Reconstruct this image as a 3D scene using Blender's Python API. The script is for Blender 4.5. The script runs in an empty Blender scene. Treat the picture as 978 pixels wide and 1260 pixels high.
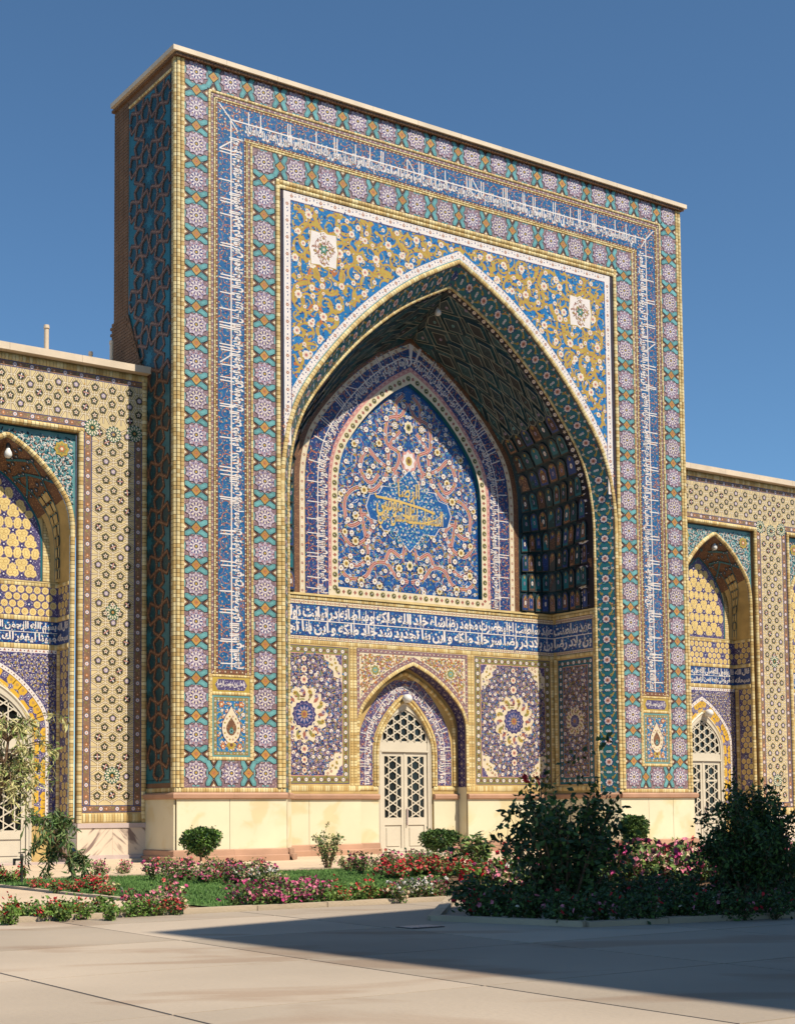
import bpy, bmesh, math, random
import numpy as np
from mathutils import Vector, Matrix

sc = bpy.context.scene
COL = sc.collection

# ---------------------------------------------------------------- camera
FPX, CX0, CY0 = 1815.39, 446.87, 867.95          # focal length and principal point in photo pixels
YAW, PIT, ROL = 0.59375, 0.07110, -0.00771
CAM = np.array((-17.13, -32.847, 1.269))
_f = np.array((math.sin(YAW), math.cos(YAW), 0.)); _r = np.array((math.cos(YAW), -math.sin(YAW), 0.)); _u = np.array((0., 0., 1.))
_f, _u = math.cos(PIT)*_f + math.sin(PIT)*_u, -math.sin(PIT)*_f + math.cos(PIT)*_u
_r, _u = math.cos(ROL)*_r + math.sin(ROL)*_u, -math.sin(ROL)*_r + math.cos(ROL)*_u
cd = bpy.data.cameras.new('camera'); cam = bpy.data.objects.new('camera', cd); COL.objects.link(cam)
cd.sensor_fit = 'VERTICAL'; cd.sensor_height = 36.0; cd.lens = 36.0*FPX/1260
cd.shift_x = (489-CX0)/1260; cd.shift_y = (CY0-630)/1260
cd.clip_start = 0.1; cd.clip_end = 3000
cam.matrix_world = Matrix(((_r[0], _u[0], -_f[0], CAM[0]), (_r[1], _u[1], -_f[1], CAM[1]), (_r[2], _u[2], -_f[2], CAM[2]), (0, 0, 0, 1)))
sc.camera = cam

def ray(x, y): return _f + _r*(x-CX0)/FPX + _u*(CY0-y)/FPX
def gpt(x, y, z=0.):                               # photo pixel -> point on the level z
    d = ray(x, y); t = (z-CAM[2])/d[2]; return CAM + t*d
def ypt(x, y, Y):                                  # photo pixel -> point on the upright plane at depth Y
    d = ray(x, y); t = (Y-CAM[1])/d[1]; return CAM + t*d

# ---------------------------------------------------------------- sky, sun, exposure
SUNV = Vector((0.31, -1.0, 1.30)).normalized()     # towards the sun
w = bpy.data.worlds.new('World'); sc.world = w; w.use_nodes = True
nt = w.node_tree; bg = nt.nodes['Background']
sky = nt.nodes.new('ShaderNodeTexSky'); sky.sky_type = 'NISHITA'; sky.sun_disc = False
sky.sun_elevation = math.asin(SUNV.z); sky.sun_rotation = math.atan2(SUNV.x, SUNV.y)
sky.altitude = 2500; sky.air_density = 1.0; sky.dust_density = 1.0; sky.ozone_density = 4.0
bg.inputs[1].default_value = 0.105
tint = nt.nodes.new('ShaderNodeMix'); tint.data_type = 'RGBA'; tint.blend_type = 'MULTIPLY'; tint.inputs[0].default_value = 1.0
tint.inputs[7].default_value = (0.85, 1.06, 1.06, 1)   # the film's cyan-leaning blue
nt.links.new(sky.outputs[0], tint.inputs[6]); nt.links.new(tint.outputs[2], bg.inputs[0])
sd = bpy.data.lights.new('sun', 'SUN'); sd.energy = 4.7; sd.angle = math.radians(0.53); sd.color = (1.0, 0.92, 0.77)
so = bpy.data.objects.new('sun', sd); COL.objects.link(so)
so.rotation_euler = (-SUNV).to_track_quat('-Z', 'Y').to_euler(); so.location = (30, -60, 60)
vs = sc.view_settings; vs.view_transform = 'Standard'; vs.look = 'None'; vs.gamma = 1; vs.use_curve_mapping = False
vs.exposure = 0.29
sc.cycles.use_denoising = True; sc.cycles.denoiser = 'OPENIMAGEDENOISE'; sc.cycles.denoising_input_passes = 'RGB_ALBEDO_NORMAL'; sc.cycles.denoising_prefilter = 'ACCURATE'
sc.cycles.max_bounces = 4; sc.cycles.diffuse_bounces = 1; sc.cycles.glossy_bounces = 2

# ---------------------------------------------------------------- materials
def lin(c): return tuple((x/255/12.92 if x <= 10 else ((x/255+0.055)/1.055)**2.4) for x in c)
def alb(c, k=0.80): return tuple(min(0.85, x*k) for x in lin(c))
MATS = {}
def mat(name, rgb, rough=0.5, var=0.12, vs=2.0, spk=None, ss=14.0, amt=0.3, bump=0.0, bs=30.0, rnd=0.0, spec=0.35, k=0.80, streak=None):
    """procedural material: base colour, soft tone variation, optional speckle of a second colour, fine relief"""
    m = bpy.data.materials.new(name); m.use_nodes = True; t = m.node_tree; N = t.nodes; L = t.links
    b = N['Principled BSDF']; b.inputs['Roughness'].default_value = rough; b.inputs['Specular IOR Level'].default_value = spec
    c = alb(rgb, k)
    tc = N.new('ShaderNodeTexCoord')
    no = N.new('ShaderNodeTexNoise'); no.inputs['Scale'].default_value = vs; no.inputs['Detail'].default_value = 5
    L.new(tc.outputs['Object'], no.inputs['Vector'])
    mp = N.new('ShaderNodeMapRange'); mp.inputs[1].default_value = 0.3; mp.inputs[2].default_value = 0.7; mp.inputs[3].default_value = 1-var; mp.inputs[4].default_value = 1+var
    L.new(no.outputs['Fac'], mp.inputs[0])
    src = None
    rg = N.new('ShaderNodeRGB'); rg.outputs[0].default_value = (*c, 1); src = rg.outputs[0]
    if spk:
        vo = N.new('ShaderNodeTexVoronoi'); vo.inputs['Scale'].default_value = ss; L.new(tc.outputs['Object'], vo.inputs['Vector'])
        lt = N.new('ShaderNodeMapRange'); lt.inputs[1].default_value = amt; lt.inputs[2].default_value = amt+0.06; lt.inputs[3].default_value = 1; lt.inputs[4].default_value = 0
        L.new(vo.outputs['Distance'], lt.inputs[0])
        mx = N.new('ShaderNodeMix'); mx.data_type = 'RGBA'; L.new(lt.outputs[0], mx.inputs[0]); L.new(src, mx.inputs[6]); mx.inputs[7].default_value = (*alb(spk, k), 1); src = mx.outputs[2]
    if streak:
        mpr = N.new('ShaderNodeMapping'); mpr.inputs['Rotation'].default_value = streak[2]; L.new(tc.outputs['Object'], mpr.inputs['Vector'])
        mpn = N.new('ShaderNodeMapping'); mpn.inputs['Scale'].default_value = streak[1]; L.new(mpr.outputs[0], mpn.inputs['Vector'])
        n2 = N.new('ShaderNodeTexNoise'); n2.inputs['Scale'].default_value = 1.0; n2.inputs['Detail'].default_value = 4; n2.inputs['Distortion'].default_value = 0.6
        L.new(mpn.outputs[0], n2.inputs['Vector'])
        l2 = N.new('ShaderNodeMapRange'); l2.inputs[1].default_value = streak[3]; l2.inputs[2].default_value = streak[3]+0.09; l2.inputs[3].default_value = 0; l2.inputs[4].default_value = 0.85
        L.new(n2.outputs['Fac'], l2.inputs[0])
        mx = N.new('ShaderNodeMix'); mx.data_type = 'RGBA'; L.new(l2.outputs[0], mx.inputs[0]); L.new(src, mx.inputs[6]); mx.inputs[7].default_value = (*alb(streak[0], k), 1); src = mx.outputs[2]
    hs = N.new('ShaderNodeHueSaturation'); L.new(src, hs.inputs['Color'])
    if rnd > 0:
        oi = N.new('ShaderNodeObjectInfo'); m2 = N.new('ShaderNodeMapRange'); m2.inputs[3].default_value = 1-rnd; m2.inputs[4].default_value = 1+rnd
        L.new(oi.outputs['Random'], m2.inputs[0]); ml = N.new('ShaderNodeMath'); ml.operation = 'MULTIPLY'
        L.new(m2.outputs[0], ml.inputs[0]); L.new(mp.outputs[0], ml.inputs[1]); L.new(ml.outputs[0], hs.inputs['Value'])
    else:
        L.new(mp.outputs[0], hs.inputs['Value'])
    L.new(hs.outputs[0], b.inputs['Base Color'])
    if bump > 0:
        n3 = N.new('ShaderNodeTexNoise'); n3.inputs['Scale'].default_value = bs; n3.inputs['Detail'].default_value = 4; L.new(tc.outputs['Object'], n3.inputs['Vector'])
        bp = N.new('ShaderNodeBump'); bp.inputs['Strength'].default_value = bump; bp.inputs['Distance'].default_value = 0.02
        L.new(n3.outputs['Fac'], bp.inputs['Height']); L.new(bp.outputs[0], b.inputs['Normal'])
    MATS[name] = m
    return m

# glazed tile colours (seen in the sun, sRGB)
mat('brick', (230, 202, 140), 0.6, 0.16, 3.0, bump=0.15)
mat('brick_light', (242, 220, 164), 0.6, 0.14, 3.0)
mat('brick_mid', (212, 178, 114), 0.6, 0.16, 3.0)
mat('mortar', (140, 110, 76), 0.9, 0.2, 3.0)
mat('grout', (58, 48, 58), 0.8, 0.2, 3.0)
mat('white', (246, 234, 226), 0.4, 0.06, 3.0)
mat('cream', (240, 222, 190), 0.45, 0.08, 3.0)
mat('lavender', (172, 152, 170), 0.36, 0.14, 5.0, rnd=0.14)
mat('mauve', (140, 112, 120), 0.45, 0.15, 4.0, spk=(206, 176, 158), ss=26, amt=0.28)
mat('turquoise', (112, 166, 168), 0.32, 0.16, 3.0, rnd=0.16)
mat('pale_turquoise', (122, 184, 184), 0.35, 0.12, 3.0, rnd=0.10)
mat('teal', (40, 112, 124), 0.35, 0.15, 3.0)
mat('deep_teal', (26, 70, 78), 0.4, 0.2, 3.0, spk=(48, 104, 108), ss=11, amt=0.22)
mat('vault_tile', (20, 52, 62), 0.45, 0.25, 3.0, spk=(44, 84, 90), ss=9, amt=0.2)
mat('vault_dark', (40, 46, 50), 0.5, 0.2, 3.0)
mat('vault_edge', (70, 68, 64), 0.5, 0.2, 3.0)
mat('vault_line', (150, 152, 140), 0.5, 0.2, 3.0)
mat('blue', (42, 122, 182), 0.35, 0.14, 3.0, spk=(80, 150, 205), ss=15, amt=0.22)
mat('cobalt', (46, 70, 126), 0.35, 0.16, 3.0, spk=(96, 110, 180), ss=18, amt=0.2)
mat('indigo', (62, 56, 112), 0.4, 0.15, 3.0)
mat('violet', (92, 82, 124), 0.4, 0.15, 3.0, spk=(210, 196, 214), ss=24, amt=0.26)
mat('ochre', (192, 150, 84), 0.42, 0.16, 4.0, rnd=0.18)
mat('gold', (196, 166, 74), 0.4, 0.14, 4.0)
mat('sunflower', (236, 186, 66), 0.4, 0.12, 4.0)
mat('orange', (196, 116, 64), 0.45, 0.14, 4.0)
mat('terracotta', (172, 106, 90), 0.45, 0.14, 4.0)
mat('rose', (222, 160, 152), 0.45, 0.12, 4.0)
mat('brown', (122, 84, 62), 0.5, 0.18, 4.0, spk=(176, 132, 88), ss=22, amt=0.25)
mat('strap_brown', (132, 92, 68), 0.5, 0.15, 4.0, spk=(196, 150, 110), ss=26, amt=0.3)
mat('strap_dark', (92, 68, 56), 0.6, 0.2, 4.0, spk=(132, 100, 78), ss=20, amt=0.25)
mat('gilt', (228, 192, 112), 0.35, 0.1, 4.0)
mat('dark', (34, 30, 38), 0.5, 0.1, 3.0)
mat('black', (24, 24, 30), 0.5, 0.1, 3.0)
mat('olive', (150, 142, 84), 0.45, 0.15, 4.0)
mat('green', (76, 116, 82), 0.45, 0.15, 4.0)
mat('inscr_blue', (40, 102, 156), 0.4, 0.2, 3.0, spk=(92, 130, 150), ss=16, amt=0.24)
mat('field_blue', (36, 92, 160), 0.4, 0.18, 3.0, spk=(70, 120, 180), ss=16, amt=0.22)
mat('pale_yellow', (232, 208, 156), 0.5, 0.10, 3.0)
mat('carpet_indigo', (66, 62, 100), 0.45, 0.16, 3.0, spk=(196, 176, 160), ss=20, amt=0.24)
mat('carpet_brown', (112, 84, 66), 0.45, 0.16, 3.0, spk=(60, 96, 96), ss=18, amt=0.3)
mat('red_stone', (196, 152, 124), 0.6, 0.16, 1.4, bump=0.2, rnd=0.07)
mat('marble_yellow', (244, 231, 196), 0.4, 0.07, 0.8, rnd=0.025, streak=((236, 216, 168), (0.9, 0.9, 1.3), (0.2, 0.3, 0.5), 0.50))
mat('marble_veined', (246, 222, 196), 0.35, 0.07, 2.0, streak=((128, 104, 100), (0.9, 1, 5.5), (0, 0.78, 0), 0.53))
mat('marble_veined_b', (246, 222, 196), 0.35, 0.07, 2.0, streak=((128, 104, 100), (0.9, 1, 5.5), (0, -0.78, 0), 0.53))
mat('marble_cap', (214, 192, 184), 0.4, 0.1, 2.0)
mat('coping', (236, 214, 186), 0.6, 0.10, 2.0, bump=0.2, rnd=0.05)
mat('common_brick', (134, 102, 78), 0.85, 0.2, 2.0, bump=0.3)
mat('warm_yellow', (244, 214, 142), 0.5, 0.12, 3.0)
mat('band_blue', (50, 84, 146), 0.4, 0.16, 3.0, spk=(96, 122, 180), ss=18, amt=0.2)
mat('border_tan', (146, 112, 88), 0.5, 0.18, 4.0, spk=(196, 160, 116), ss=18, amt=0.22)
mat('paint', (230, 217, 194), 0.4, 0.05, 2.0, bump=0.05)
mat('room_gloom', (60, 52, 46), 0.9, 0.1, 2.0)  # dark tone standing in for the unlit interior behind the doors
mat('lamp_glass', (252, 248, 240), 0.15, 0.02, 2.0, spec=0.6)
mat('iron', (70, 66, 62), 0.5, 0.15, 6.0)
g = mat('pane_glass', (30, 32, 32), 0.12, 0.15, 1.0, spec=0.5)

# ---------------------------------------------------------------- objects
def me_obj(name, me, parent=None, kind=None, label=None):
    o = bpy.data.objects.new(name, me); COL.objects.link(o)
    if parent is not None:
        o.parent = parent
        if parent.type == 'EMPTY': o.matrix_parent_inverse = Matrix.Translation(-parent.location)
    if kind: o['kind'] = kind
    if label: o['label'] = label
    return o
def thing(name, label, cat, loc=(0, 0, 0), group=None):
    o = bpy.data.objects.new(name, None); COL.objects.link(o); o.location = loc; o.empty_display_size = 0.2
    o['label'] = label; o['category'] = cat
    if group: o['group'] = group
    return o

# ---------------------------------------------------------------- painter: polygons in a flat (u, v, height) frame, mapped into the world
def front(Y0): return lambda a: np.stack((a[:, 0], Y0-a[:, 2], a[:, 1]), 1)            # faces -Y ; u = X, v = Z
def inlay(Y0, k=0.4): return lambda a: np.stack((a[:, 0], Y0-.0015-a[:, 2]*k, a[:, 1]), 1)   # thin glazed inlay on a wall facing -Y
def facing_left(X0): return lambda a: np.stack((X0-a[:, 2], a[:, 0], a[:, 1]), 1)       # faces -X ; u = Y
def facing_right(X0): return lambda a: np.stack((X0+a[:, 2], a[:, 0], a[:, 1]), 1)
def ground(z0=0.): return lambda a: np.stack((a[:, 0], a[:, 1], z0+a[:, 2]), 1)

class Paint:
    def __init__(s): s.v = []; s.f = []; s.mi = []; s.mn = []
    def m(s, name):
        if name not in s.mn: s.mn.append(name)
        return s.mn.index(name)
    def poly(s, pts, mt, h=0.):
        n = len(s.v); s.v.extend((p[0], p[1], h) for p in pts); s.f.append(tuple(range(n, n+len(pts)))); s.mi.append(s.m(mt))
    def rect(s, a, b, c, d, mt, h=0.): s.poly(((a, c), (b, c), (b, d), (a, d)), mt, h)        # u0 u1 v0 v1
    def grid(s, a, b, c, d, nu, nv, mt, h=0.):
        for i in range(nu):
            for j in range(nv): s.rect(a+(b-a)*i/nu, a+(b-a)*(i+1)/nu, c+(d-c)*j/nv, c+(d-c)*(j+1)/nv, mt, h)
    def strip(s, A, B, mt, h=0., h2=None):
        n = len(s.v); k = len(A); h2 = h if h2 is None else h2
        s.v.extend((p[0], p[1], h) for p in A); s.v.extend((p[0], p[1], h2) for p in B); i = s.m(mt)
        for j in range(k-1): s.f.append((n+j, n+j+1, n+k+j+1, n+k+j)); s.mi.append(i)
    def prism(s, pts, mt, h0, h1, side=None):
        n = len(s.v); k = len(pts)
        s.v.extend((p[0], p[1], h1) for p in pts); s.v.extend((p[0], p[1], h0) for p in pts)
        s.f.append(tuple(range(n, n+k))); s.mi.append(s.m(mt)); j = s.m(side or mt)
        for i in range(k): s.f.append((n+i, n+(i+1) % k, n+k+(i+1) % k, n+k+i)); s.mi.append(j)
    def box(s, a, b, c, d, h0, h1, mt): s.prism(((a, c), (b, c), (b, d), (a, d)), mt, h0, h1)
    def tmpl(s, T, x, y, k=1., rot=0., h=0., ky=None):
        ky = k if ky is None else ky; c, q = math.cos(rot), math.sin(rot)
        for pts, mt, dh in T:
            n = len(s.v); s.v.extend((x+(p[0]*c-p[1]*q)*k, y+(p[0]*q+p[1]*c)*ky, h+dh) for p in pts)
            s.f.append(tuple(range(n, n+len(pts)))); s.mi.append(s.m(mt))
    def ribbon(s, pts, wd, mt, h=0., taper=False):
        p = np.asarray(pts, float); k = len(p)
        if k < 2: return
        t = np.gradient(p, axis=0); t /= (np.linalg.norm(t, axis=1)[:, None]+1e-9); nn = np.stack((-t[:, 1], t[:, 0]), 1)
        ww = np.full(k, wd/2.)
        if taper: ww = ww*np.linspace(1, 0.25, k)
        s.strip(p+nn*ww[:, None], p-nn*ww[:, None], mt, h)
    def seg(s, a, b, wd, mt, h=0.):
        dx, dy = b[0]-a[0], b[1]-a[1]; l = math.hypot(dx, dy) or 1e-6; nx, ny = -dy/l*wd/2, dx/l*wd/2
        s.poly(((a[0]+nx, a[1]+ny), (b[0]+nx, b[1]+ny), (b[0]-nx, b[1]-ny), (a[0]-nx, a[1]-ny)), mt, h)
    def bar(s, a, b, wd, mt, h0, h1):
        dx, dy = b[0]-a[0], b[1]-a[1]; l = math.hypot(dx, dy) or 1e-6; nx, ny = -dy/l*wd/2, dx/l*wd/2
        s.prism(((a[0]+nx, a[1]+ny), (b[0]+nx, b[1]+ny), (b[0]-nx, b[1]-ny), (a[0]-nx, a[1]-ny)), mt, h0, h1)
    def roll(s, pts, wd, pitch=0.105, rise=0.5, h=0.0, mts=('brick', 'brick_light', 'brick_mid'), seed=1, back='mortar', seg=5):
        """half round moulding of single bricks along a polyline"""
        rg = random.Random(seed); q = resample(pts, pitch); k = len(q)
        t = np.gradient(q, axis=0); t /= (np.linalg.norm(t, axis=1)[:, None]+1e-9); nn = np.stack((-t[:, 1], t[:, 0]), 1)
        s.strip(q+nn*wd*0.46, q-nn*wd*0.46, back, h+0.003)
        an = [math.pi*i/seg for i in range(seg+1)]; prof = [(-math.cos(a)*wd/2, max(0., math.sin(a))*wd*rise) for a in an]
        for i in range(k-1):
            g0, g1 = 0.06, 0.94; n = len(s.v)
            for g in (g0, g1):
                c = q[i]*(1-g)+q[i+1]*g; w2 = nn[i]*(1-g)+nn[i+1]*g
                for a, b in prof: s.v.append((c[0]+w2[0]*a, c[1]+w2[1]*a, h+0.002+b))
            j = s.m(rg.choice(mts)); m1 = seg+1
            for e in range(seg): s.f.append((n+e, n+e+1, n+m1+e+1, n+m1+e)); s.mi.append(j)
            s.f.append(tuple(range(n, n+m1))); s.mi.append(j); s.f.append(tuple(range(n+m1, n+2*m1))); s.mi.append(j)
    def build(s, name, parent, fm, kind=None, label=None, smooth=False):
        if not s.v: return None
        a = fm(np.asarray(s.v, float)); me = bpy.data.meshes.new(name)
        me.from_pydata(a.tolist(), [], s.f)
        for x in s.mn: me.materials.append(MATS[x])
        me.polygons.foreach_set('material_index', s.mi)
        if smooth: me.polygons.foreach_set('use_smooth', [True]*len(s.f))
        me.update()
        return me_obj(name, me, parent, kind, label)

def resample(pts, d):
    p = np.asarray(pts, float); L = np.concatenate(([0], np.cumsum(np.linalg.norm(np.diff(p, axis=0), axis=1))))
    n = max(1, int(round(L[-1]/d))); q = np.linspace(0, L[-1], n+1)
    return np.stack([np.interp(q, L, p[:, i]) for i in range(p.shape[1])], 1)
def offset(pts, d):
    """offset of an open polyline towards its left-hand side; clean at the apex of a pointed arch"""
    p = np.asarray(pts, float); sg = np.diff(p, axis=0); sg /= (np.linalg.norm(sg, axis=1)[:, None]+1e-9)
    n = np.stack((-sg[:, 1], sg[:, 0]), 1); N = np.vstack((n[:1], n[:-1]+n[1:], n[-1:]))
    N /= (np.linalg.norm(N, axis=1)[:, None]+1e-9)
    c = np.concatenate(([1.], np.clip((N[1:-1]*n[1:]).sum(1), 0.35, 1.), [1.]))
    return p+N*(d/c)[:, None]
_ax = np.array([1, .997, .983, .955, .905, .821, .704, .57, .419, .271, .124, 0.]); _az = np.array([0, .105, .197, .289, .382, .48, .592, .701, .803, .886, .951, 1.])
def _smooth():
    t = np.linspace(0, 1, len(_ax)); q = np.linspace(0, 1, 49); out = []
    for a in (_ax, _az):
        r = []
        for x in q:
            f = x*(len(t)-1); i = min(int(f), len(t)-2); u = f-i
            p0, p1, p2, p3 = a[max(i-1, 0)], a[i], a[i+1], a[min(i+2, len(t)-1)]
            r.append(0.5*(2*p1+(p2-p0)*u+(2*p0-5*p1+4*p2-p3)*u*u+(3*p1-p0-3*p2+p3)*u**3))
        out.append(np.array(r))
    return out
AX, AZ = _smooth()
def arch(cx, hw, zs, zt, z0=None, n=None):
    """pointed arch, left foot -> apex -> right foot"""
    ax, az = AX, AZ
    if n: t = np.linspace(0, 1, n); q = np.linspace(0, 1, len(AX)); ax = np.interp(t, q, AX); az = np.interp(t, q, AZ)
    l = np.stack((cx-hw*ax, zs+(zt-zs)*az), 1); r = np.stack((cx+hw*ax[::-1], zs+(zt-zs)*az[::-1]), 1)[1:]
    p = np.vstack((l, r))
    if z0 is not None: p = np.vstack(([[cx-hw, z0]], p, [[cx+hw, z0]]))
    return p
def arch_z(dx, hw, zs, zt):
    """height of the arch curve at a half distance dx"""
    return zs+(zt-zs)*np.interp(-abs(dx)/hw, -AX, AZ)
def along(pts):
    """map (u = arc length, v = offset to the left of the path, h) with pts -> 2D, then use fm for the plane"""
    p = np.asarray(pts, float); sl = np.linalg.norm(np.diff(p, axis=0), axis=1); L = np.concatenate(([0], np.cumsum(sl)))
    sg = np.diff(p, axis=0)/(sl[:, None]+1e-9); n = np.stack((-sg[:, 1], sg[:, 0]), 1)
    N = np.vstack((n[:1], n[:-1]+n[1:], n[-1:])); N /= (np.linalg.norm(N, axis=1)[:, None]+1e-9)
    def f(a):
        x = np.interp(a[:, 0], L, p[:, 0]); y = np.interp(a[:, 0], L, p[:, 1]); nx = np.interp(a[:, 0], L, N[:, 0]); ny = np.interp(a[:, 0], L, N[:, 1])
        return np.stack((x+nx*a[:, 1], y+ny*a[:, 1], a[:, 2]), 1)
    return f, L[-1]

# ---------------------------------------------------------------- little motifs
def disc(n, r, a0=0.): return [(r*math.cos(a0+2*math.pi*i/n), r*math.sin(a0+2*math.pi*i/n)) for i in range(n)]
def wavy(n, r1, r2, a0=0.): return [((r1 if i % 2 == 0 else r2)*math.cos(a0+math.pi*i/n), (r1 if i % 2 == 0 else r2)*math.sin(a0+math.pi*i/n)) for i in range(2*n)]
LEAF = [(0, 0), (.35, .22), (.75, .16), (1, 0), (.75, -.16), (.35, -.22)]
def flower(o, mid, c, rim=None):
    T = []
    if rim: T.append((wavy(8, 1.22, 1.0), rim, 0))
    T += [(wavy(8, 1, .78, .2), o, .0008), (disc(8, .5), mid, .0016), (disc(6, .26), c, .0024)]
    return T
F_WP = flower('white', 'rose', 'terracotta', 'cobalt'); F_W = flower('white', 'cream', 'brown', 'indigo'); F_WB = flower('white', 'blue', 'white')
F_CR = flower('cream', 'gold', 'brown', 'dark'); F_SP = flower('cream', 'rose', 'terracotta', 'white'); F_S = [(wavy(5, 1, .45), 'white', 0), (disc(5, .32), 'gold', .0012)]
F_G = [(wavy(6, 1, .6), 'gold', 0), (disc(5, .35), 'brown', .0012)]; F_O = [(wavy(6, 1, .6), 'orange', 0), (disc(5, .35), 'cream', .0012)]
F_V = [(wavy(6, 1, .6), 'lavender', 0), (disc(5, .35), 'indigo', .0012)]; F_T = [(wavy(6, 1, .6), 'turquoise', 0), (disc(5, .35), 'dark', .0012)]
F_TR = [(wavy(6, 1, .6), 'terracotta', 0), (disc(5, .35), 'cream', .0012)]
def TL(mt): return [(LEAF, mt, 0)]

def scatter(x0, x1, y0, y1, d, seed, inside=None, jit=0.28):
    rg = random.Random(seed); out = []; r = 0; y = y0+d*0.3
    while y < y1:
        x = x0+(d*0.5 if r % 2 else 0)+d*0.25
        while x < x1:
            px, py = x+rg.uniform(-jit, jit)*d, y+rg.uniform(-jit, jit)*d
            if x0 < px < x1 and y0 < py < y1 and (inside is None or inside(px, py)): out.append((px, py))
            x += d
        y += d*0.866; r += 1
    return out
def spiral(x, y, r, turns, dr, a0, n=22):
    return [(x+r*(1-.82*t)*math.cos(a0+dr*turns*2*math.pi*t), y+r*(1-.82*t)*math.sin(a0+dr*turns*2*math.pi*t)) for t in (i/(n-1) for i in range(n))]
def arabesque(P, box, inside, seed, h, vine=('gold', .10, .75), vine2=None, flowers=((F_WP, .11, .36),), leaves=('white', .08, .22), dots=None, edge=None):
    """spiral vines, leaves and flowers filling a region"""
    rg = random.Random(seed); x0, x1, y0, y1 = box; ins = inside or (lambda x, y: x0 < x < x1 and y0 < y < y1)
    cnt = [0]
    def up():
        cnt[0] = (cnt[0]+1) % 97; return cnt[0]*1.1e-5
    def put(path, w, mt, hh, tp=True):
        run = []; hh += up()
        for p in path:
            if ins(*p): run.append(p)
            else:
                if len(run) > 2: P.ribbon(run, w, mt, hh, tp)
                run = []
        if len(run) > 2: P.ribbon(run, w, mt, hh, tp)
    for vi, hh in ((vine, h), (vine2, h+.0018)):
        if not vi: continue
        for i, (x, y) in enumerate(scatter(x0-vi[2]*.3, x1+vi[2]*.3, y0-vi[2]*.3, y1+vi[2]*.3, vi[2], seed+len(vi[0]), None, .2)):
            sp = spiral(x, y, vi[2]*.62, rg.uniform(.9, 1.3), rg.choice((1, -1)), rg.uniform(0, 6.28))
            if edge: put(sp, vi[1]*1.35, edge, hh-.0008)
            put(sp, vi[1], vi[0], hh)
    if leaves:
        ls = leaves if isinstance(leaves[0], tuple) else (leaves,)
        for k, (mt, s, d) in enumerate(ls):
            T = TL(mt)
            for x, y in scatter(x0, x1, y0, y1, d, seed+50+k, ins, .45): P.tmpl(T, x, y, s*rg.uniform(.7, 1.3), rg.uniform(0, 6.28), h+.0026+.0010*k+up())
    for k, (T, s, d) in enumerate(flowers):
        for x, y in scatter(x0, x1, y0, y1, d, seed+90+k, lambda a, b: ins(a, b) and ins(a+s*.8, b) and ins(a-s*.8, b) and ins(a, b+s*.8) and ins(a, b-s*.8), .3):
            P.tmpl(T, x, y, s*rg.uniform(.75, 1.25), rg.uniform(0, 6.28), h+.0058+.0034*(k % 3)+up())
def motif_row(P, L, v, pitch, seq, h, u0=0.):
    n = max(1, int(L/pitch)); p = L/n
    for i in range(n):
        T, s, rot = seq[i % len(seq)]
        P.tmpl(T, u0+(i+.5)*p, v, s, rot, h)
def ornament(P, L, v0, v1, bg, seq, pitch, h, edge=None, u0=0., n=1):
    """narrow border strip between offsets v0 and v1 with a row of motifs"""
    k = max(1, int(L/0.25))*n
    P.strip([(u0+L*i/k, v0) for i in range(k+1)], [(u0+L*i/k, v1) for i in range(k+1)], bg, h)
    if edge:
        e = (v1-v0)*.1
        for a, b in ((v0, v0+e), (v1-e, v1)): P.strip([(u0+L*i/k, a) for i in range(k+1)], [(u0+L*i/k, b) for i in range(k+1)], edge, h+.0015)
    motif_row(P, L, (v0+v1)/2, pitch, seq, h+.003, u0)

# ---------------------------------------------------------------- Arabic lettering (joined forms)
_two = {'ا': 0xFE8D, 'أ': 0xFE83, 'إ': 0xFE87, 'آ': 0xFE81, 'د': 0xFEA9, 'ذ': 0xFEAB, 'ر': 0xFEAD, 'ز': 0xFEAF, 'و': 0xFEED, 'ؤ': 0xFE85, 'ة': 0xFE93, 'ى': 0xFEEF}
_four = {'ب': 0xFE8F, 'ت': 0xFE95, 'ث': 0xFE99, 'ج': 0xFE9D, 'ح': 0xFEA1, 'خ': 0xFEA5, 'س': 0xFEB1, 'ش': 0xFEB5, 'ص': 0xFEB9, 'ض': 0xFEBD, 'ط': 0xFEC1, 'ظ': 0xFEC5, 'ع': 0xFEC9, 'غ': 0xFECD, 'ف': 0xFED1, 'ق': 0xFED5, 'ك': 0xFED9, 'ل': 0xFEDD, 'م': 0xFEE1, 'ن': 0xFEE5, 'ه': 0xFEE9, 'ي': 0xFEF1, 'ئ': 0xFE89}
_F = {k: (v, v+1, None, None) for k, v in _two.items()}; _F.update({k: (v, v+1, v+2, v+3) for k, v in _four.items()})
_F['ء'] = (0xFE80, None, None, None); _F['لا'] = (0xFEFB, 0xFEFC, None, None)
def shape_text(s):
    tk = []; i = 0
    while i < len(s):
        if s[i] == 'ل' and i+1 < len(s) and s[i+1] in 'اأإآ': tk.append('لا'); i += 2
        else: tk.append(s[i]); i += 1
    out = []
    for i, t in enumerate(tk):
        if t not in _F: out.append(t); continue
        pv = i > 0 and tk[i-1] in _F and _F[tk[i-1]][2] is not None and _F[t][1] is not None
        nx = _F[t][2] is not None and i+1 < len(tk) and tk[i+1] in _F and _F[tk[i+1]][1] is not None
        out.append(chr(_F[t][(3 if nx else 1) if pv else (2 if nx else 0)]))
    return ''.join(reversed(out))
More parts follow.
